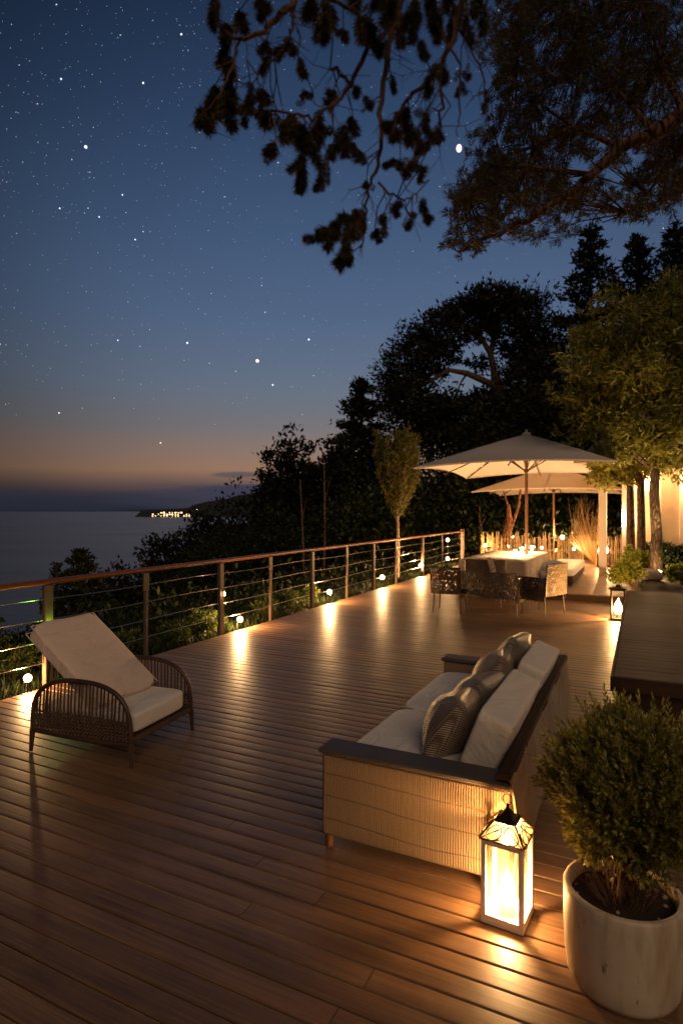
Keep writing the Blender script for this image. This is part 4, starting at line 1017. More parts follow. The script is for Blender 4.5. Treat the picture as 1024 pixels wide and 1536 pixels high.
# ------------------------------------------------------------------ reclining rattan chair
def rattan_chair():
    t = thing('rattan_armchair', 'low reclining rattan armchair with tilted cushion in front of the railing', 'armchair', (-1.725, 4.585, .003), R(-19))
    ax, wy, zt = .43, .365, .545
    def arch(s, side):   # s 0..1 from back foot to front foot
        a = PI*(1-s); x = math.cos(a); z = math.sin(a)
        return (ax*math.copysign(abs(x)**.8, x), side, .17+(zt-.17)*max(0, z)**.62)
    for side in (-wy, wy):
        b = MB(); tube(b, [(-ax, side, .13)]+[arch(s, side) for s in np.linspace(0, 1, 31)]+[(ax, side, .13)], .017, 9)
        tube(b, [(-ax, side, .155), (-.2, side, .145), (.2, side, .135), (ax, side, .15)], .018, 8); fr = b.build('arm_frame', M['chair_frame'], t, True)
        w_ = MB(); n = 27
        for i in range(n):
            x = -ax*.95+2*ax*.95*i/(n-1); s = math.acos(min(1, (abs(x)/ax)**(1/.8)))  # height on the arch
            z1 = .17+(zt-.17)*math.sin(s)**.62
            lean = -.05+.02*math.sin(i*2.1)
            tube(w_, [(x*.97+.0, side, .15), (x+lean*.2, side*(1.02), (.15+z1)/2), (x+lean*.1, side, z1)], [.0085, .0075, .0065], 6)
        for i in range(9):   # woven lower band
            z = .165+.0165*i; pts = []
            for k in range(n*2):
                x = -ax*.96+2*ax*.96*k/(n*2-1); zmax = .17+(zt-.17)*math.sin(math.acos(min(1, (abs(x)/ax)**1.25)))**.62
                pts.append((x, side+.010*(1 if (k//1+i) % 2 else -1), min(z+.008*math.sin(x*5+i), zmax)))
            tube(w_, pts, .0065, 5)
        w_.build('woven_panel', M['chair_frame'], t, True)
    for sx in (-1, 1):
        for sy in (-1, 1):
            b = MB(); tube(b, [(sx*ax, sy*wy, .16), (sx*(ax+.012), sy*(wy+.004), 0)], [.021, .013], 9); b.build('leg', M['chair_frame'], t, True)
    b = MB(); box(b, ax-.03, ax+.008, -wy+.018, wy-.018, .15, .19, .006); box(b, -ax-.005, -ax+.03, -wy+.018, wy-.018, .15, .19, .006)
    for s in (-1, 1): box(b, -ax+.031, ax-.031, s*(wy-.05)-.015, s*(wy-.05)+.015, .155, .185, .004)
    for i in range(9): box(b, -ax+.06+i*.088, -ax+.11+i*.088, -wy+.07, wy-.07, .168, .184, .003)
    b.build('seat_frame', M['chair_frame'], t)
    b = MB(); puff(b, .80, .655, .145, Matrix.Translation((.02, 0, .268)), 10, .07, 14, wr=.015); b.build('seat_cushion', M['cushion'], t, True)
    # tilted back cushion
    A = Vector((.12, 0, .36)); B = Vector((-.50, 0, .86)); d = (B-A); ang = math.atan2(d.z, -d.x)
    Mx = Matrix.Translation((A+B)/2+Vector((0, -.01, .0))) @ Matrix.Rotation(ang, 4, 'Y')
    b = MB(); puff(b, d.length+.04, .655, .105, Mx, 9, .30, 24, wr=.08); bc = b.build('back_cushion', M['cushion_pink'], t, True)
    pz = MB(); gx, gy = (d.length+.04)*.49, .655*.49
    for sg in (1, -1): tube(pz, [Mx @ Vector((x*gx, y*gy, sg*.038)) for x, y in ((-1, -1), (1, -1), (1, 1), (-1, 1), (-1, -1))], .004, 6)
    pz.build('piping', M['cushion_pink'], bc, True)
    s = MB(); 
    for sy in (-.27, .27): tube(s, [(-ax+.02, sy, .18), (-.36, sy, .69)], .011, 7); 
    for sy in (-.27, .27): tube(s, [(.12, sy, .30), (-.46, sy, .765)], .012, 7)
    tube(s, [(-.44, -.29, .75), (-.44, .29, .75)], .012, 7); s.build('back_support', M['chair_frame'], t, True)
rattan_chair()

# ------------------------------------------------------------------ timber bench block and raised bed
def bench():
    p0, p1, q0, q1, zt = -.19, 1.5, 5.2, 10.9, .45
    t = thing('timber_bench', 'big dark timber bench block with boarded top at the right edge', 'bench', W((p0+p1)/2, (q0+q1)/2, .002), TH)
    hx, hy = (p1-p0)/2, (q1-q0)/2
    b = MB(); n = 12; w = (2*hx)/n
    q = -hy; k = 0
    while q < hy-.05:
        wd = .14; box(b, -hx, hx, q, min(q+wd-.003, hy), zt-.05, zt+random.uniform(-.0004, .0004), .002); q += wd
    b.build('top', M['bench'], t)
    b = MB(); box(b, -hx-.004, hx+.004, -hy-.026, -hy-.004, zt-.115, zt-.001, .004); box(b, -hx-.028, -hx-.005, -hy-.026, hy, zt-.115, zt-.001, .004); b.build('trim', M['bench'], t)
    b = MB(); x = -hx+.03
    while x < hx-.05: box(b, x, x+.118, -hy+.02, -hy+.045, .01, zt-.052, .003); x += .123
    y = -hy+.05
    while y < hy-.05: box(b, -hx+.02, -hx+.045, y, y+.118, .01, zt-.052, .003); y += .123
    b.build('side_boards', M['bench'], t)
bench()
def bed():
    p0, p1, q0, q1 = -.05, 3.2, 10.95, 16.0
    t = thing('planter_bed', 'raised planting bed behind the timber bench', 'planter', W((p0+p1)/2, (q0+q1)/2, .0), TH); hx, hy = (p1-p0)/2, (q1-q0)/2
    b = MB(); box(b, -hx, hx, -hy, -hy+.05, .16, .44, .004); box(b, -hx, hx, hy-.05, hy, .16, .44, .004); box(b, -hx, -hx+.05, -hy+.051, hy-.051, .16, .44, .004); box(b, hx-.05, hx, -hy+.051, hy-.051, .16, .44, .004); b.build('wall', M['bench'], t)
    V = []; n = 14
    for i in range(n+1):
        for j in range(n+1): V.append((-hx+.06+(2*hx-.12)*i/n, -hy+.06+(2*hy-.12)*j/n, .40+.02*rng.random()))
    s = MB(); s.add(V, [(i*(n+1)+j, (i+1)*(n+1)+j, (i+1)*(n+1)+j+1, i*(n+1)+j+1) for i in range(n) for j in range(n)]); s.build('soil', M['soil'], t, True)
    # plants
    BG = 'shrubs in the raised bed'
    for (u, v, Y, rx, rz, n, lab, m) in ((946, 884, 11.0, .32, .25, 5200, 'bright yellow green shrub lit in the raised bed left of the trunks', 'leaf_bed'), (1022, 897, 11.0, .34, .19, 4200, 'yellow green shrub at the right edge behind the timber bench', 'leaf_bed'),
                                 (1008, 850, 13.0, .55, .34, 4500, 'darker green shrub behind the front tree trunk', 'leaf_dark'), (958, 850, 13.0, .3, .3, 2000, 'small green shrub between the tree trunks', 'leaf_bed'), (1040, 850, 12.0, .5, .4, 3000, 'dark shrub cut by the right edge', 'leaf_dark'), (985, 838, 14.6, .6, .32, 3000, 'dark low shrub at the foot of the house wall', 'leaf_dark')):
        c = at(u, v, Y); shrub('bed_shrub', lab, (c.x, Y, .42), rx, rz, n, .07 if m == 'leaf_bed' else .09, M[m], .42, group=BG)
    c = at(978, 866, 11.6); b = MB(); puff(b, .34, .3, .2, None, 3, .1, 8, wr=.08); tag(b.build('boulder', M['stone'], smooth=True, loc=(c.x, c.y, .50)), 'pale rounded stone below the uplit tree trunk', 'stone')
    c = at(988, 850, 11.9); t = thing('tree_uplight', 'small bright spotlight at the foot of the front laurel trunk', 'spotlight', (c.x, c.y, .43))
    b = MB(); lathe(b, [(.04, 0), (.04, .06), (.05, .10), (0, .10)], 14); b.build('housing', M['darkmetal'], t, True)
    b = MB(); lathe(b, [(0, .104), (.038, .106), (.030, .14), (0, .15)], 14); b.build('lens', M['flame'], t, True)
    lamp('uplight_beam', (0, 0, .20), 22, (1, .62, .28), .03, t)
    lamp('uplight_spot', (0, 0, .22), 300, (1, .66, .30), .03, t, spot=75, aim=(-.12, .05, 1))
bed()

# ------------------------------------------------------------------ potted shrub
def potted():
    c = Vector((1.045, 2.235, .003)); t = thing('potted_shrub', 'fine leaved evergreen shrub in a pale stone pot at the lower right', 'potted plant', c)
    b = MB(); prof = [(0, .0), (.165, .0), (.183, .008), (.193, .03), (.202, .10), (.206, .20), (.207, .30), (.207, .338), (.203, .347), (.194, .350), (.186, .347), (.183, .335), (.181, .28), (0, .275)]
    lathe(b, prof, 64); b.build('pot', M['pot'], t, True)
    V = []; n = 20
    s = MB(); pr = [(0, .30)]; rings = 8; V = [(0, 0, .305)]; Fc = []
    for i in range(1, rings+1):
        for k in range(36):
            a = 2*PI*k/36; r = .1805*i/rings; V.append((r*math.cos(a), r*math.sin(a), .295+.012*rng.random()+.012*(1-i/rings)))
    Fc = [(0, 1+k, 1+(k+1) % 36) for k in range(36)]+[(1+(i-1)*36+k, 1+i*36+k, 1+i*36+(k+1) % 36, 1+(i-1)*36+(k+1) % 36) for i in range(1, rings) for k in range(36)]
    s.add(V, Fc); s.build('soil', M['soil'], t, True)
    peb = MB()
    for i in range(26):
        a, r = rng.uniform(0, 2*PI), .17*math.sqrt(rng.random()); z = rng.uniform(.004, .011)
        puff(peb, z*2.2, z*1.8, z*1.3, Matrix.Translation((r*math.cos(a), r*math.sin(a), .306)) @ Matrix.Rotation(a, 4, 'Z'), 2.5, .1, 2)
    peb.build('pebbles', M['stone'], t, True)['kind'] = 'stuff'
    # stems and sprigs
    st = MB(); cc = np.array([.045, .0, .70]); rx, rz = .285, .285; tips = []
    for i in range(26):
        a = rng.uniform(0, 2*PI); r0 = .05*rng.random(); e = cc+rdir(1)[0]*np.array([rx, rx, rz])*rng.uniform(.3, .7); m = np.array([e[0]*.35, e[1]*.35, .30+(e[2]-.30)*.5])
        tube(st, [(r0*math.cos(a), r0*math.sin(a), .29), tuple(m), tuple(e)], [.007, .005, .003], 6, False)
    f = MB(); Ps = []; Ds = []; Ls = []
    n = 2300
    for i in range(n):
        d = rdir(1)[0]; 
        lump = 1+.10*math.sin(d[0]*7+1)+.10*math.sin(d[1]*6+d[2]*5)+.06*math.sin(d[2]*11+d[0]*4)
        k = (.35+.65*rng.random()**.5)*lump; P0 = cc+d*np.array([rx, rx, rz])*k*.90
        if P0[2] < .42 and rng.random() < .55: P0[0] *= .5; P0[1] *= .5
        dr = d*.8+np.array([0, 0, .75])+rng.normal(size=3)*.35; dr /= np.linalg.norm(dr); ln = rng.uniform(.045, .085)
        if k > .7: tube(st, [tuple(P0-dr*.03), tuple(P0+dr*ln)], [.0014, .0007], 3, False)
        m = 17; s_ = np.linspace(0, 1, m); a = rdir(m); a -= np.outer(a@dr, dr); a = unit(a)
        Ps.append(P0+np.outer(s_*ln, dr)); Ds.append(a*(.85-.5*s_[:, None])+dr*.75); Ls.append(.031*(1-.3*s_)*rng.uniform(.8, 1.2, m))
    for i in range(130):          # stray shoots
        d = rdir(1)[0]; d[2] = abs(d[2])*1.1-.15; P0 = cc+d*np.array([rx, rx, rz])*rng.uniform(.85, 1.0); dr = d*.7+np.array([0, 0, .8])+rng.normal(size=3)*.25; dr /= np.linalg.norm(dr); ln = rng.uniform(.09, .15)
        tube(st, [tuple(P0-dr*.03), tuple(P0+dr*ln)], [.0018, .0008], 3, False); m = 24; s_ = np.linspace(0, 1, m); a = rdir(m); a -= np.outer(a@dr, dr); a = unit(a)
        Ps.append(P0+np.outer(s_*ln, dr)); Ds.append(a*(.8-.5*s_[:, None])+dr*.8); Ls.append(.034*(1-.4*s_)*rng.uniform(.8, 1.2, m))
    P = np.concatenate(Ps); D = np.concatenate(Ds); L = np.concatenate(Ls)
    f.quads(leafquads(P, D, L, L*.30)); 
    lo = MB()
    for i in range(170):          # dry lower twigs
        a = rng.uniform(0, 2*PI); r = rng.uniform(.01, .10); d = Vector((math.cos(a)*.5, math.sin(a)*.5, rng.uniform(.5, 1.2))).normalized(); p = Vector((r*math.cos(a), r*math.sin(a), .30)); e = p+d*rng.uniform(.06, .2)
        tube(st, [p, (p+e)/2+Vector(rng.normal(size=3))*.008, e], [.0016, .0012, .0006], 3, False)
    st.build('stems', M['twig'], t, False); f.build('foliage', M['leaf_shrub'], t)
potted()

# ------------------------------------------------------------------ parasols
def parasol(label, p, q, hp, hq, ze, za, loc_z, droop=.12, mat='canopy'):
    t = thing('parasol', label, 'parasol', W(p, q, loc_z), TH, 'square parasols over the dining area')
    b = MB(); lathe(b, [(.30, 0), (.30, .03), (.05, .045), (.05, .12), (0, .12)], 24); b.build('base', M['darkmetal'], t, True)
    b = MB(); tube(b, [(0, 0, .1), (0, 0, za-.02)], .035, 14); b.build('pole', M['pole'], t, True)
    # canopy: four sagging panels
    n = 16; cv = MB()
    for zoff, flip in ((0, False), (-.006, True)):
        V = []; idx = []
        for i in range(n+1):
            for j in range(n+1):
                u, v = -1+2*i/n, -1+2*j/n; m = max(abs(u), abs(v)); mn = min(abs(u), abs(v))
                z = za-(za-ze)*(m**1.06); tt = mn/m if m > 0 else 0
                z -= droop*.55*m*(1-m)*4*(1-tt)*.5; edge = (1-tt**2)*m**3*.16
                fx = u*hp*(1-(.035*(1-v*v) if abs(u) == m else 0)*m**4); fy = v*hq*(1-(.035*(1-u*u) if abs(v) == m else 0)*m**4)
                V.append((fx, fy, z+edge*.6+zoff))
        w = n+1; Fc = [(i*w+j, (i+1)*w+j, (i+1)*w+j+1, i*w+j+1) for i in range(n) for j in range(n)]
        cv.add(V, [f[::-1] for f in Fc] if flip else Fc)
        if zoff == 0: top = V
    c = cv.build('canopy', M[mat], t, True)
    # valance hem
    ringi = [i*w for i in range(n)]+[n*w+j for j in range(n)]+[i*w+n for i in range(n, 0, -1)]+[j for j in range(n, 0, -1)]
    hv = MB(); RV = [top[i] for i in ringi]; k = len(RV); hv.add(RV+[(x, y, z-.035) for x, y, z in RV], [(i, (i+1) % k, k+(i+1) % k, k+i) for i in range(k)]); hv.build('valance', M[mat], c)
    cp = MB(); lathe(cp, [(.11, za-.035), (.10, za+.02), (.03, za+.05), (.018, za+.10), (0, za+.11)], 16); cp.build('finial', M[mat], t, True)
    zh = ze+.02
    for sx, sy in ((1, 1), (1, -1), (-1, 1), (-1, -1), (1, 0), (-1, 0), (0, 1), (0, -1)):
        pts = []
        for s in np.linspace(.03, .985, 9):
            pts.append((sx*hp*s*.985, sy*hq*s*.985, za-(za-ze)*s**1.06-(0.0 if sx and sy else droop*.55*s*(1-s)*2)-.028))
        rb = MB(); tube(rb, pts, .016, 6); r_ = rb.build('rib', M['darkmetal'], t, True)
        sb = MB(); tube(sb, [(sx*.045, sy*.045, za-.85), (sx*hp*.27, sy*hq*.27, za-.42-.05), pts[4]], .013, 6); sb.build('strut', M['darkmetal'], r_, True)
    hb = MB(); lathe(hb, [(.036, za-.90), (.055, za-.89), (.055, za-.82), (.036, za-.81)], 14); hb.build('hub', M['darkmetal'], t, True)
    return t
parasol('large square cream parasol in front, over the covered table', -2.40, 14.50, 2.0, 2.2, 2.70, 3.56, 0)
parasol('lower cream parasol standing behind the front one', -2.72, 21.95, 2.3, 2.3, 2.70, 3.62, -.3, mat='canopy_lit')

# ------------------------------------------------------------------ table and seats
def table():
    p0, p1, q0, q1 = -3.40, -2.05, 12.3, 15.5
    t = thing('dining_table', 'long dining table under a beige cloth below the front parasol', 'table', W((p0+p1)/2, (q0+q1)/2, .003), TH); hx, hy = (p1-p0)/2, (q1-q0)/2
    b = MB(); box(b, -hx+.03, hx-.03, -hy+.03, hy-.03, .70, .738, .005); b.build('tabletop', M['bench'], t)
    for sx in (-1, 1):
        for sy in (-1, 1): b = MB(); box(b, sx*(hx-.12)-.035, sx*(hx-.12)+.035, sy*(hy-.12)-.035, sy*(hy-.12)+.035, 0, .699, .004); b.build('leg', M['bench'], t)
    n = 90; per = []; 
    for k in range(n):
        s = 4*k/n; e = int(s); f = s-e; c = [(-1, -1), (1, -1), (1, 1), (-1, 1), (-1, -1)]; per.append((c[e][0]+(c[e+1][0]-c[e][0])*f, c[e][1]+(c[e+1][1]-c[e][1])*f))
    V = [(0, 0, .746)]+[(x*hx*.97, y*hy*.985, .745) for x, y in per]+[(x*hx, y*hy, .735) for x, y in per]
    for z, o in ((.5, .02), (.25, .045), (.03, .07)):
        V += [(x*hx+(x*o if abs(x) > .99 else 0)+o*.6*math.sin(k*.95), y*hy+(y*o if abs(y) > .99 else 0)+o*.5*math.sin(k*1.15+1), z) for k, (x, y) in enumerate(per)]
    Fc = [(0, 1+k, 1+(k+1) % n) for k in range(n)]+[(1+i*n+k, 1+(i+1)*n+k, 1+(i+1)*n+(k+1) % n, 1+i*n+(k+1) % n) for i in range(4) for k in range(n)]
    b = MB(); b.add(V, [f[::-1] for f in Fc]); tag(b.build('tablecloth', M['cloth'], smooth=True, loc=W((p0+p1)/2, (q0+q1)/2, .004), rz=TH), 'beige floor length cloth draped over the dining table', 'tablecloth')
    # votives and glasses
    for i, (u, v, lab) in enumerate(((782, 818, 'glowing glass votive on the table right beside the front parasol pole'), (799, 815, 'glowing glass votive rightmost on the covered table'), (772, 823, 'small glowing votive left of the front parasol pole on the table'))):
        Y = [14.3, 14.75, 13.3][i]; X = [(782-512)/F*14.3, (797-512)/F*14.75, (772-512)/F*13.3][i]
        t = thing('votive_light', lab, 'candle', (X, Y, .752), 0, 'votive lights on the table')
        g = MB(); lathe(g, [(.035, 0), (.042, .012), (.05, .14)], 16); g.build('glass', M['glass'], t, True)
        f = MB(); r = .042; lathe(f, [(0, -r)]+[(r*math.cos(a), r*math.sin(a)) for a in np.linspace(-1.1, 1.1, 6)]+[(0, r)], 12); f.build('flame', M['bulb_big'], t, True, loc=(0, 0, .08))
        lamp('votive_glow', (0, 0, .15), 105, (1, .58, .26), .05, t)
    for i in range(7):
        p, q = rng.uniform(-3.2, -2.2), rng.uniform(12.6, 15.3)
        t = thing('wine_glass', 'clear stemmed glass among those standing on the covered table', 'glass', W(p, q, .752), 0, 'stemmed glasses on the table')
        g = MB(); lathe(g, [(.034, 0), (.006, .006), (.004, .08), (.03, .11), (.036, .15), (.03, .19)], 14); g.build('bowl', M['glass'], t, True)
table()

def weave_chair(label, loc, rz, w=.52, back_h=.42, seat_z=.40, mat=None, name='woven_chair', arms=False, cushion=False, curve=.08, armh=.24, matb=None, lean=.12, tilt=0):
    """x = sideways, +y = facing"""
    t = thing(name, label, 'armchair' if arms else 'chair', loc, rz); hw = w/2; d = .50; mat = mat or M['weave_dark']; matb = matb or mat
    def panel(nm, fn, nu, nv, m, th=.022):
        V = []
        for side in (0, 1):
            for i in range(nu+1):
                for j in range(nv+1):
                    p, nrm = fn(i/nu, j/nv); V.append(tuple(p+nrm*th*side))
        k = (nu+1)*(nv+1); w_ = nv+1
        Fc = [(i*w_+j, i*w_+j+1, (i+1)*w_+j+1, (i+1)*w_+j) for i in range(nu) for j in range(nv)]
        Fc += [tuple(x+k for x in f[::-1]) for f in Fc]
        ring = [j for j in range(nv+1)]+[i*w_+nv for i in range(1, nu+1)]+[nu*w_+j for j in range(nv-1, -1, -1)]+[i*w_ for i in range(nu-1, 0, -1)]
        Fc += [(ring[(a+1) % len(ring)], ring[a], ring[a]+k, ring[(a+1) % len(ring)]+k) for a in range(len(ring))]
        b = MB(); b.add(V, Fc); return b.build(nm, m, t, True)
    def fback(s, h):
        x = -hw+w*s; y = -d/2-curve*(1-(2*s-1)**2)-lean*h; return Vector((x, y, seat_z-.06+(back_h+.06)*h)), Vector((0, -1, 0))
    panel('backrest', fback, 12, 8, matb)
    b = MB(); rim = [fback(0, h)[0] for h in (0, .5, 1)]+[fback(s, 1)[0] for s in (.15, .3, .5, .7, .85)]+[fback(1, h)[0] for h in (1, .5, 0)]
    tube(b, [p+Vector((0, -.011, 0)) for p in rim], .013, 7); b.build('back_frame', M['chair_frame'], t, True)
    b = MB(); box(b, -hw+.005, hw-.005, -d/2, d/2, seat_z-.06, seat_z-.02, .01); b.build('seat', M['weave_solid'], t)
    if arms:
        for s in (-1, 1):
            def farm(a, h, s=s): return Vector((s*(hw+.0), -d/2+d*a, seat_z-.14+(armh+.14)*h)), Vector((s, 0, 0))
            panel('arm_panel', farm, 8, 6, mat)
            b = MB(); tube(b, [farm(0, 1)[0]+Vector((s*.011, 0, 0)), farm(1, 1)[0]+Vector((s*.011, 0, 0)), farm(1, 0)[0]+Vector((s*.011, 0, 0))], .014, 7); b.build('arm_frame', M['chair_frame'], t, True)
    if cushion:
        b = MB(); puff(b, w-.05, d-.04, .11, Matrix.Translation((0, .01, seat_z+.037)), 8, .1, 8); b.build('seat_cushion', M['cushion'], t, True)
        b = MB(); puff(b, w-.06, .13, back_h-.02, Matrix.Translation((0, -d/2+.05, seat_z+.03+back_h/2)), 8, .08, 8); b.build('back_cushion', M['cushion'], t, True)
    for sx in (-1, 1):
        for sy in (-1, 1):
            b = MB(); tube(b, [(sx*(hw-.03), sy*(d/2-.03), seat_z-.05), (sx*(hw-.01), sy*(d/2+.0), 0)], [.013, .010], 8); b.build('leg', M['darkmetal'], t, True)
    return t
def gp(u, v): g = ground(u, v); return (g.x, g.y, .003)
a = at(674, 900, 10.5); weave_chair('small dark open weave chair, leftmost of the dining group', (a.x, 10.5, .003), TH+R(4), .50, .40, .40, lean=.14)
a = at(735, 880, 10.45); weave_chair('dark rounded woven tub chair in the middle of the dining group, back to the camera', (a.x, 10.35, .003), TH+R(-2), .98, .37, .36, arms=True, armh=.26, curve=.14, name='tub_chair', lean=.08)
a = at(727, 870, 11.9); weave_chair('dark solid backed chair behind the tub chair, facing the camera side', (a.x, 11.85, .003), TH+R(12), .74, .40, .42, mat=M['weave_solid'], name='solid_back_chair', lean=.12)
a = at(766, 870, 11.2); weave_chair('narrow open weave chair turned sideways between tub chair and box armchair', (a.x, 11.1, .003), TH+R(-68), .44, .46, .42, name='narrow_chair')
a = at(815, 880, 10.15); weave_chair('boxy woven armchair with back coloured as lamplit, pale cushions, rightmost of the dining group', (a.x, 10.25, .003), TH+R(66), .62, .47, .40, arms=True, cushion=True, armh=.24, matb=M['weave_lit'], curve=.02, lean=.03, name='box_armchair')

def daybed():
    p0, p1, q0, q1 = -1.93, -1.28, 13.6, 16.6
    t = thing('daybed', 'low pale daybed on the upper deck right of the parasol pole', 'daybed', W((p0+p1)/2, (q0+q1)/2, .153), TH); hx, hy = (p1-p0)/2, (q1-q0)/2
    b = MB(); box(b, -hx+.02, hx-.02, -hy+.02, hy-.02, .06, .20, .008); b.build('base', M['bench'], t)
    b = MB(); puff(b, 2*hx, 2*hy, .16, Matrix.Translation((0, 0, .282)), 12, .05, 12); b.build('mattress', M['cushion2'], t, True)
    for sx in (-1, 1):
        for sy in (-1, 1): b = MB(); box(b, sx*(hx-.08)-.03, sx*(hx-.08)+.03, sy*(hy-.08)-.03, sy*(hy-.08)+.03, 0, .059, .003); b.build('leg', M['bench'], t)
daybed()
def votive_floor(u, Y, z, power, label, r=.05, name='path_lamp', post=True):
    X = (u-512)/F*Y; zb = .153 if (CP*X+SP*Y) > -1.9 and (-SP*X+CP*Y) > 12.6 and (-SP*X+CP*Y) < 20.9 else terr1(X, Y)
    t = thing(name, label, 'lamp', (X, Y, zb)); h = z-zb
    b = MB(); tube(b, [(0, 0, 0), (0, 0, h-r)], .014, 7); b.build('post', M['darkmetal'], t, True)
    b = MB(); lathe(b, [(0, -r)]+[(r*math.cos(a), r*math.sin(a)) for a in np.linspace(-1.2, 1.2, 7)]+[(0, r)], 14); b.build('bulb', M['bulb_big'], t, True, loc=(0, 0, h))
    lamp('lamp_light', (0, 0, h), power, (1, .56, .24), .04, t)
votive_floor(843, 20.6, .86, 420, 'bright bulb on a short post in front of the reed edging', .085)
votive_floor(768, 22.5, .80, 40, 'dim small bulb far back at the foot of the leaning trunk', .05)
votive_floor(812, 18.6, .62, 130, 'small bulb on a short post behind the covered table', .045)
votive_floor(860, 18.0, .62, 100, 'small bulb on a short post behind the daybed', .045)

def reeds():
    t = thing('reed_edging', 'low edging of upright cut reeds lit behind the dining area', 'fence', W(-2.6, 20.9, -.05), TH); b = MB()
    for i in range(170):
        x = -2.4+4.8*i/169+rng.uniform(-.01, .01); h = rng.uniform(.85, 1.12); tube(b, [(x, rng.uniform(-.03, .03), 0), (x+rng.normal()*.03, rng.normal()*.03, h)], [.012, .009], 5)
    b.build('reed_panel', M['drygrass'], t, True); b = MB(); box(b, -2.42, 2.42, -.045, -.033, .5, .53); b.build('rail', M['pole'], t)
    c = at(893, 832, 17.9); t = thing('dry_stem_bundle', 'tall fan of bare golden stems beside the pale column', 'plant', (c.x, 17.9, .153)); b = MB()
    for i in range(120):
        a = rng.uniform(-1, 1)-.35; o = rng.normal()*.25; h = rng.uniform(1.0, 2.1); s = a*.75
        p = [Vector((0, 0, 0)), Vector((s*.35, o*.3, h*.3)), Vector((s*.75, o*.7, h*.65)), Vector((s*.72+rng.normal()*.12, o, h))]
        tube(b, p, [.009, .007, .005, .002], 4, False)
    b.build('stems', M['drygrass'], t, True)
    c = at(777, 830, 19.5); t = thing('leaning_trunk', 'shaggy reddish bare trunk leaning behind the front parasol pole', 'dead tree', (c.x, 21.2, terr1(c.x, 21.2))); b = MB()
    tube(b, [(0, 0, -.1), (.05, 0, 1.0), (.18, 0, 1.7), (.15, 0, 2.3)], [.16, .18, .12, .05], 9); tube(b, [(.05, 0, .9), (.5, 0, 2.2), (.62, 0, 3.2)], [.07, .05, .03], 7); tube(b, [(.15, 0, 2.2), (-.1, 0, 3.0)], [.04, .015], 6)
    b.build('trunk', M['bark_red'], t, True)
reeds()

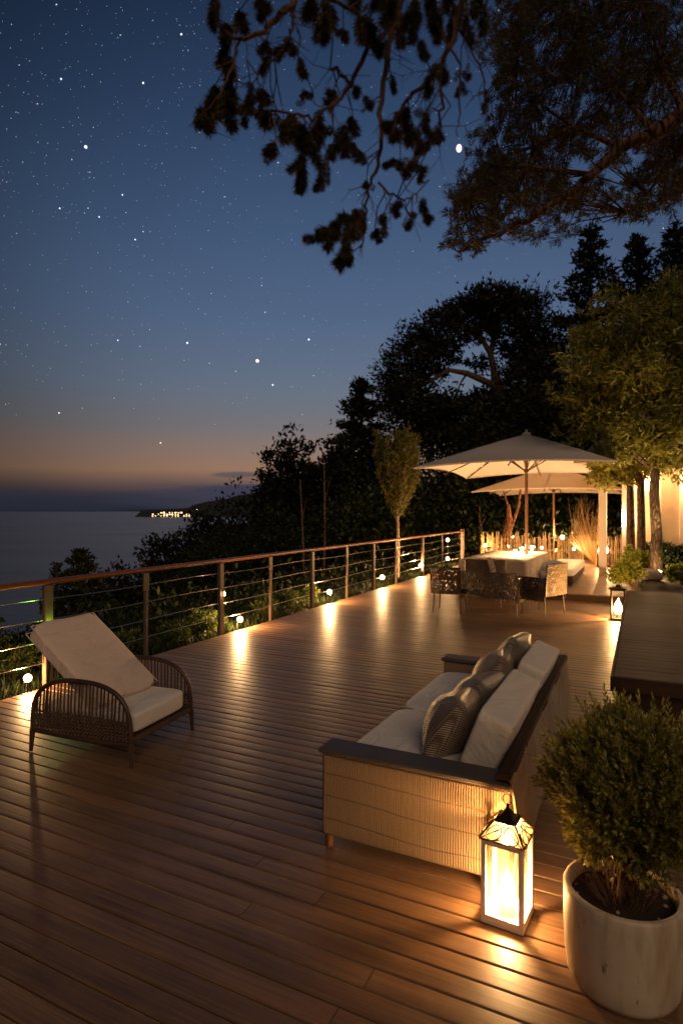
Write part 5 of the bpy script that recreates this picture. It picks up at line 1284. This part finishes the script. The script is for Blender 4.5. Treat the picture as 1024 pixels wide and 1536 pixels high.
# ------------------------------------------------------------------ house
def house():
    t = thing('house', 'warmly lit house front with pale columns and shingled roof behind the trees', 'house', W(2.6, 17.0, .153), TH)
    # local: x = p-2.6, y = q-17
    def bx(nm, m, p0, p1, q0, q1, z0, z1, bev=.004, par=None):
        b = MB(); box(b, p0-2.6, p1-2.6, q0-17, q1-17, z0, z1, bev); return b.build(nm, m, par or t)
    bx('wall', M['stucco'], -.35, 1.50, 17.0, 17.25, 0, 2.95)
    bx('wall', M['brick'], 1.502, 6.5, 17.05, 17.3, 0, 2.95)
    bx('column', M['column'], -.95, -.77, 16.3, 16.48, 0, 2.62); bx('column', M['column'], -.44, -.34, 16.9, 16.998, 0, 2.9)
    bx('pilaster', M['column'], .30, .44, 16.93, 16.998, 0, 2.9); bx('pilaster', M['column'], .85, .97, 16.93, 16.998, 0, 2.9)
    bx('wall_post', M['pole'], 1.44, 1.54, 16.90, 16.998, 0, 2.9); bx('wall_post', M['pole'], 2.6, 2.7, 16.92, 17.046, 0, 2.9)
    bx('beam', M['column'], -1.05, 6.5, 16.28, 16.55, 2.622, 2.80)
    f = bx('window', M['pole'], 3.2, 4.6, 17.0, 17.048, .9, 2.2); bx('pane', M['window_lit'], 3.28, 4.52, 16.99, 16.999, .98, 2.12, 0, f)
    # hip roof
    x0, x1, y0, y1, z0, z1 = -1.5-2.6, 6.9-2.6, -1.05, 5.0, 2.802, 4.55
    b = MB(); m = (y0+y1)/2; b.add([(x0, y0, z0), (x1, y0, z0), (x1, y1, z0), (x0, y1, z0), (x0+1.6, m, z1), (x1-1.6, m, z1), (x0, y0, z0+.08), (x1, y0, z0+.08), (x1, y1, z0+.08), (x0, y1, z0+.08)],
        [(3, 2, 1, 0), (0, 1, 7, 6), (1, 2, 8, 7), (2, 3, 9, 8), (3, 0, 6, 9), (6, 7, 5, 4), (7, 8, 5), (8, 9, 4, 5), (9, 6, 4)]); b.build('roof', M['roof'], t)
    for i, (p, z, q, pw, lab) in enumerate(((-.39, 1.42, 16.84, 85, 'wall lantern on the pale corner stub left of the trunks'), (1.19, 2.35, 16.86, 160, 'wall lamp washing the pale bay between trunk and post'), (.12, 2.45, 16.86, 130, 'wall lamp high between the column and the first pilaster'), (2.2, 2.55, 16.9, 170, 'wall lamp high on the rough brick wall at the right edge'))):
        w_ = W(p, q, z+.153); l = thing('wall_lamp', lab, 'wall lamp', w_, TH, 'lamps on the house wall')
        b = MB(); box(b, -.03, .03, .03, .095 if q < 16.9 else .13, -.05, .05, .004); b.build('bracket', M['bronze'], l)
        b = MB(); lathe(b, [(0, -.09), (.045, -.08), (.055, .05), (.02, .09), (0, .09)], 12); b.build('shade', M['bulb_big'], l, True)
        lamp('wall_glow', (0, -.02, 0), pw, (1, .60, .28), .05, l)
house()

# ------------------------------------------------------------------ warm fill light added from behind the viewer, and the camera
sun = bpy.data.lights.new('warm_fill_light', 'SUN'); sun.energy = .78; sun.angle = R(40); sun.color = (1, .70, .44)
so = bpy.data.objects.new('warm_fill_light', sun); C.objects.link(so); so.rotation_euler = Vector((-.22, .8, -.62)).to_track_quat('-Z', 'Y').to_euler()
cam = bpy.data.cameras.new('camera'); cam.sensor_fit = 'VERTICAL'; cam.sensor_height = 36; cam.lens = F/1536*36; cam.clip_end = 100000; cam.clip_start = .05
cam.shift_y = (767-768)/1536
cam.dof.use_dof = True; cam.dof.focus_distance = 3.8; cam.dof.aperture_fstop = 2.9
co = bpy.data.objects.new('camera', cam); C.objects.link(co); co.location = (0, 0, H); co.rotation_euler = (PI/2, 0, 0); S.camera = co
S.view_settings.view_transform = 'Standard'; S.view_settings.look = 'None'; S.view_settings.exposure = 0; S.view_settings.gamma = 1
cy = S.cycles; cy.use_denoising = True; cy.max_bounces = 8; cy.diffuse_bounces = 3; cy.glossy_bounces = 3; cy.transparent_max_bounces = 24; cy.sample_clamp_indirect = 4.0; cy.caustics_reflective = False; cy.caustics_refractive = False
try: cy.denoiser = 'OPENIMAGEDENOISE'; cy.denoising_prefilter = 'ACCURATE'
except Exception: pass
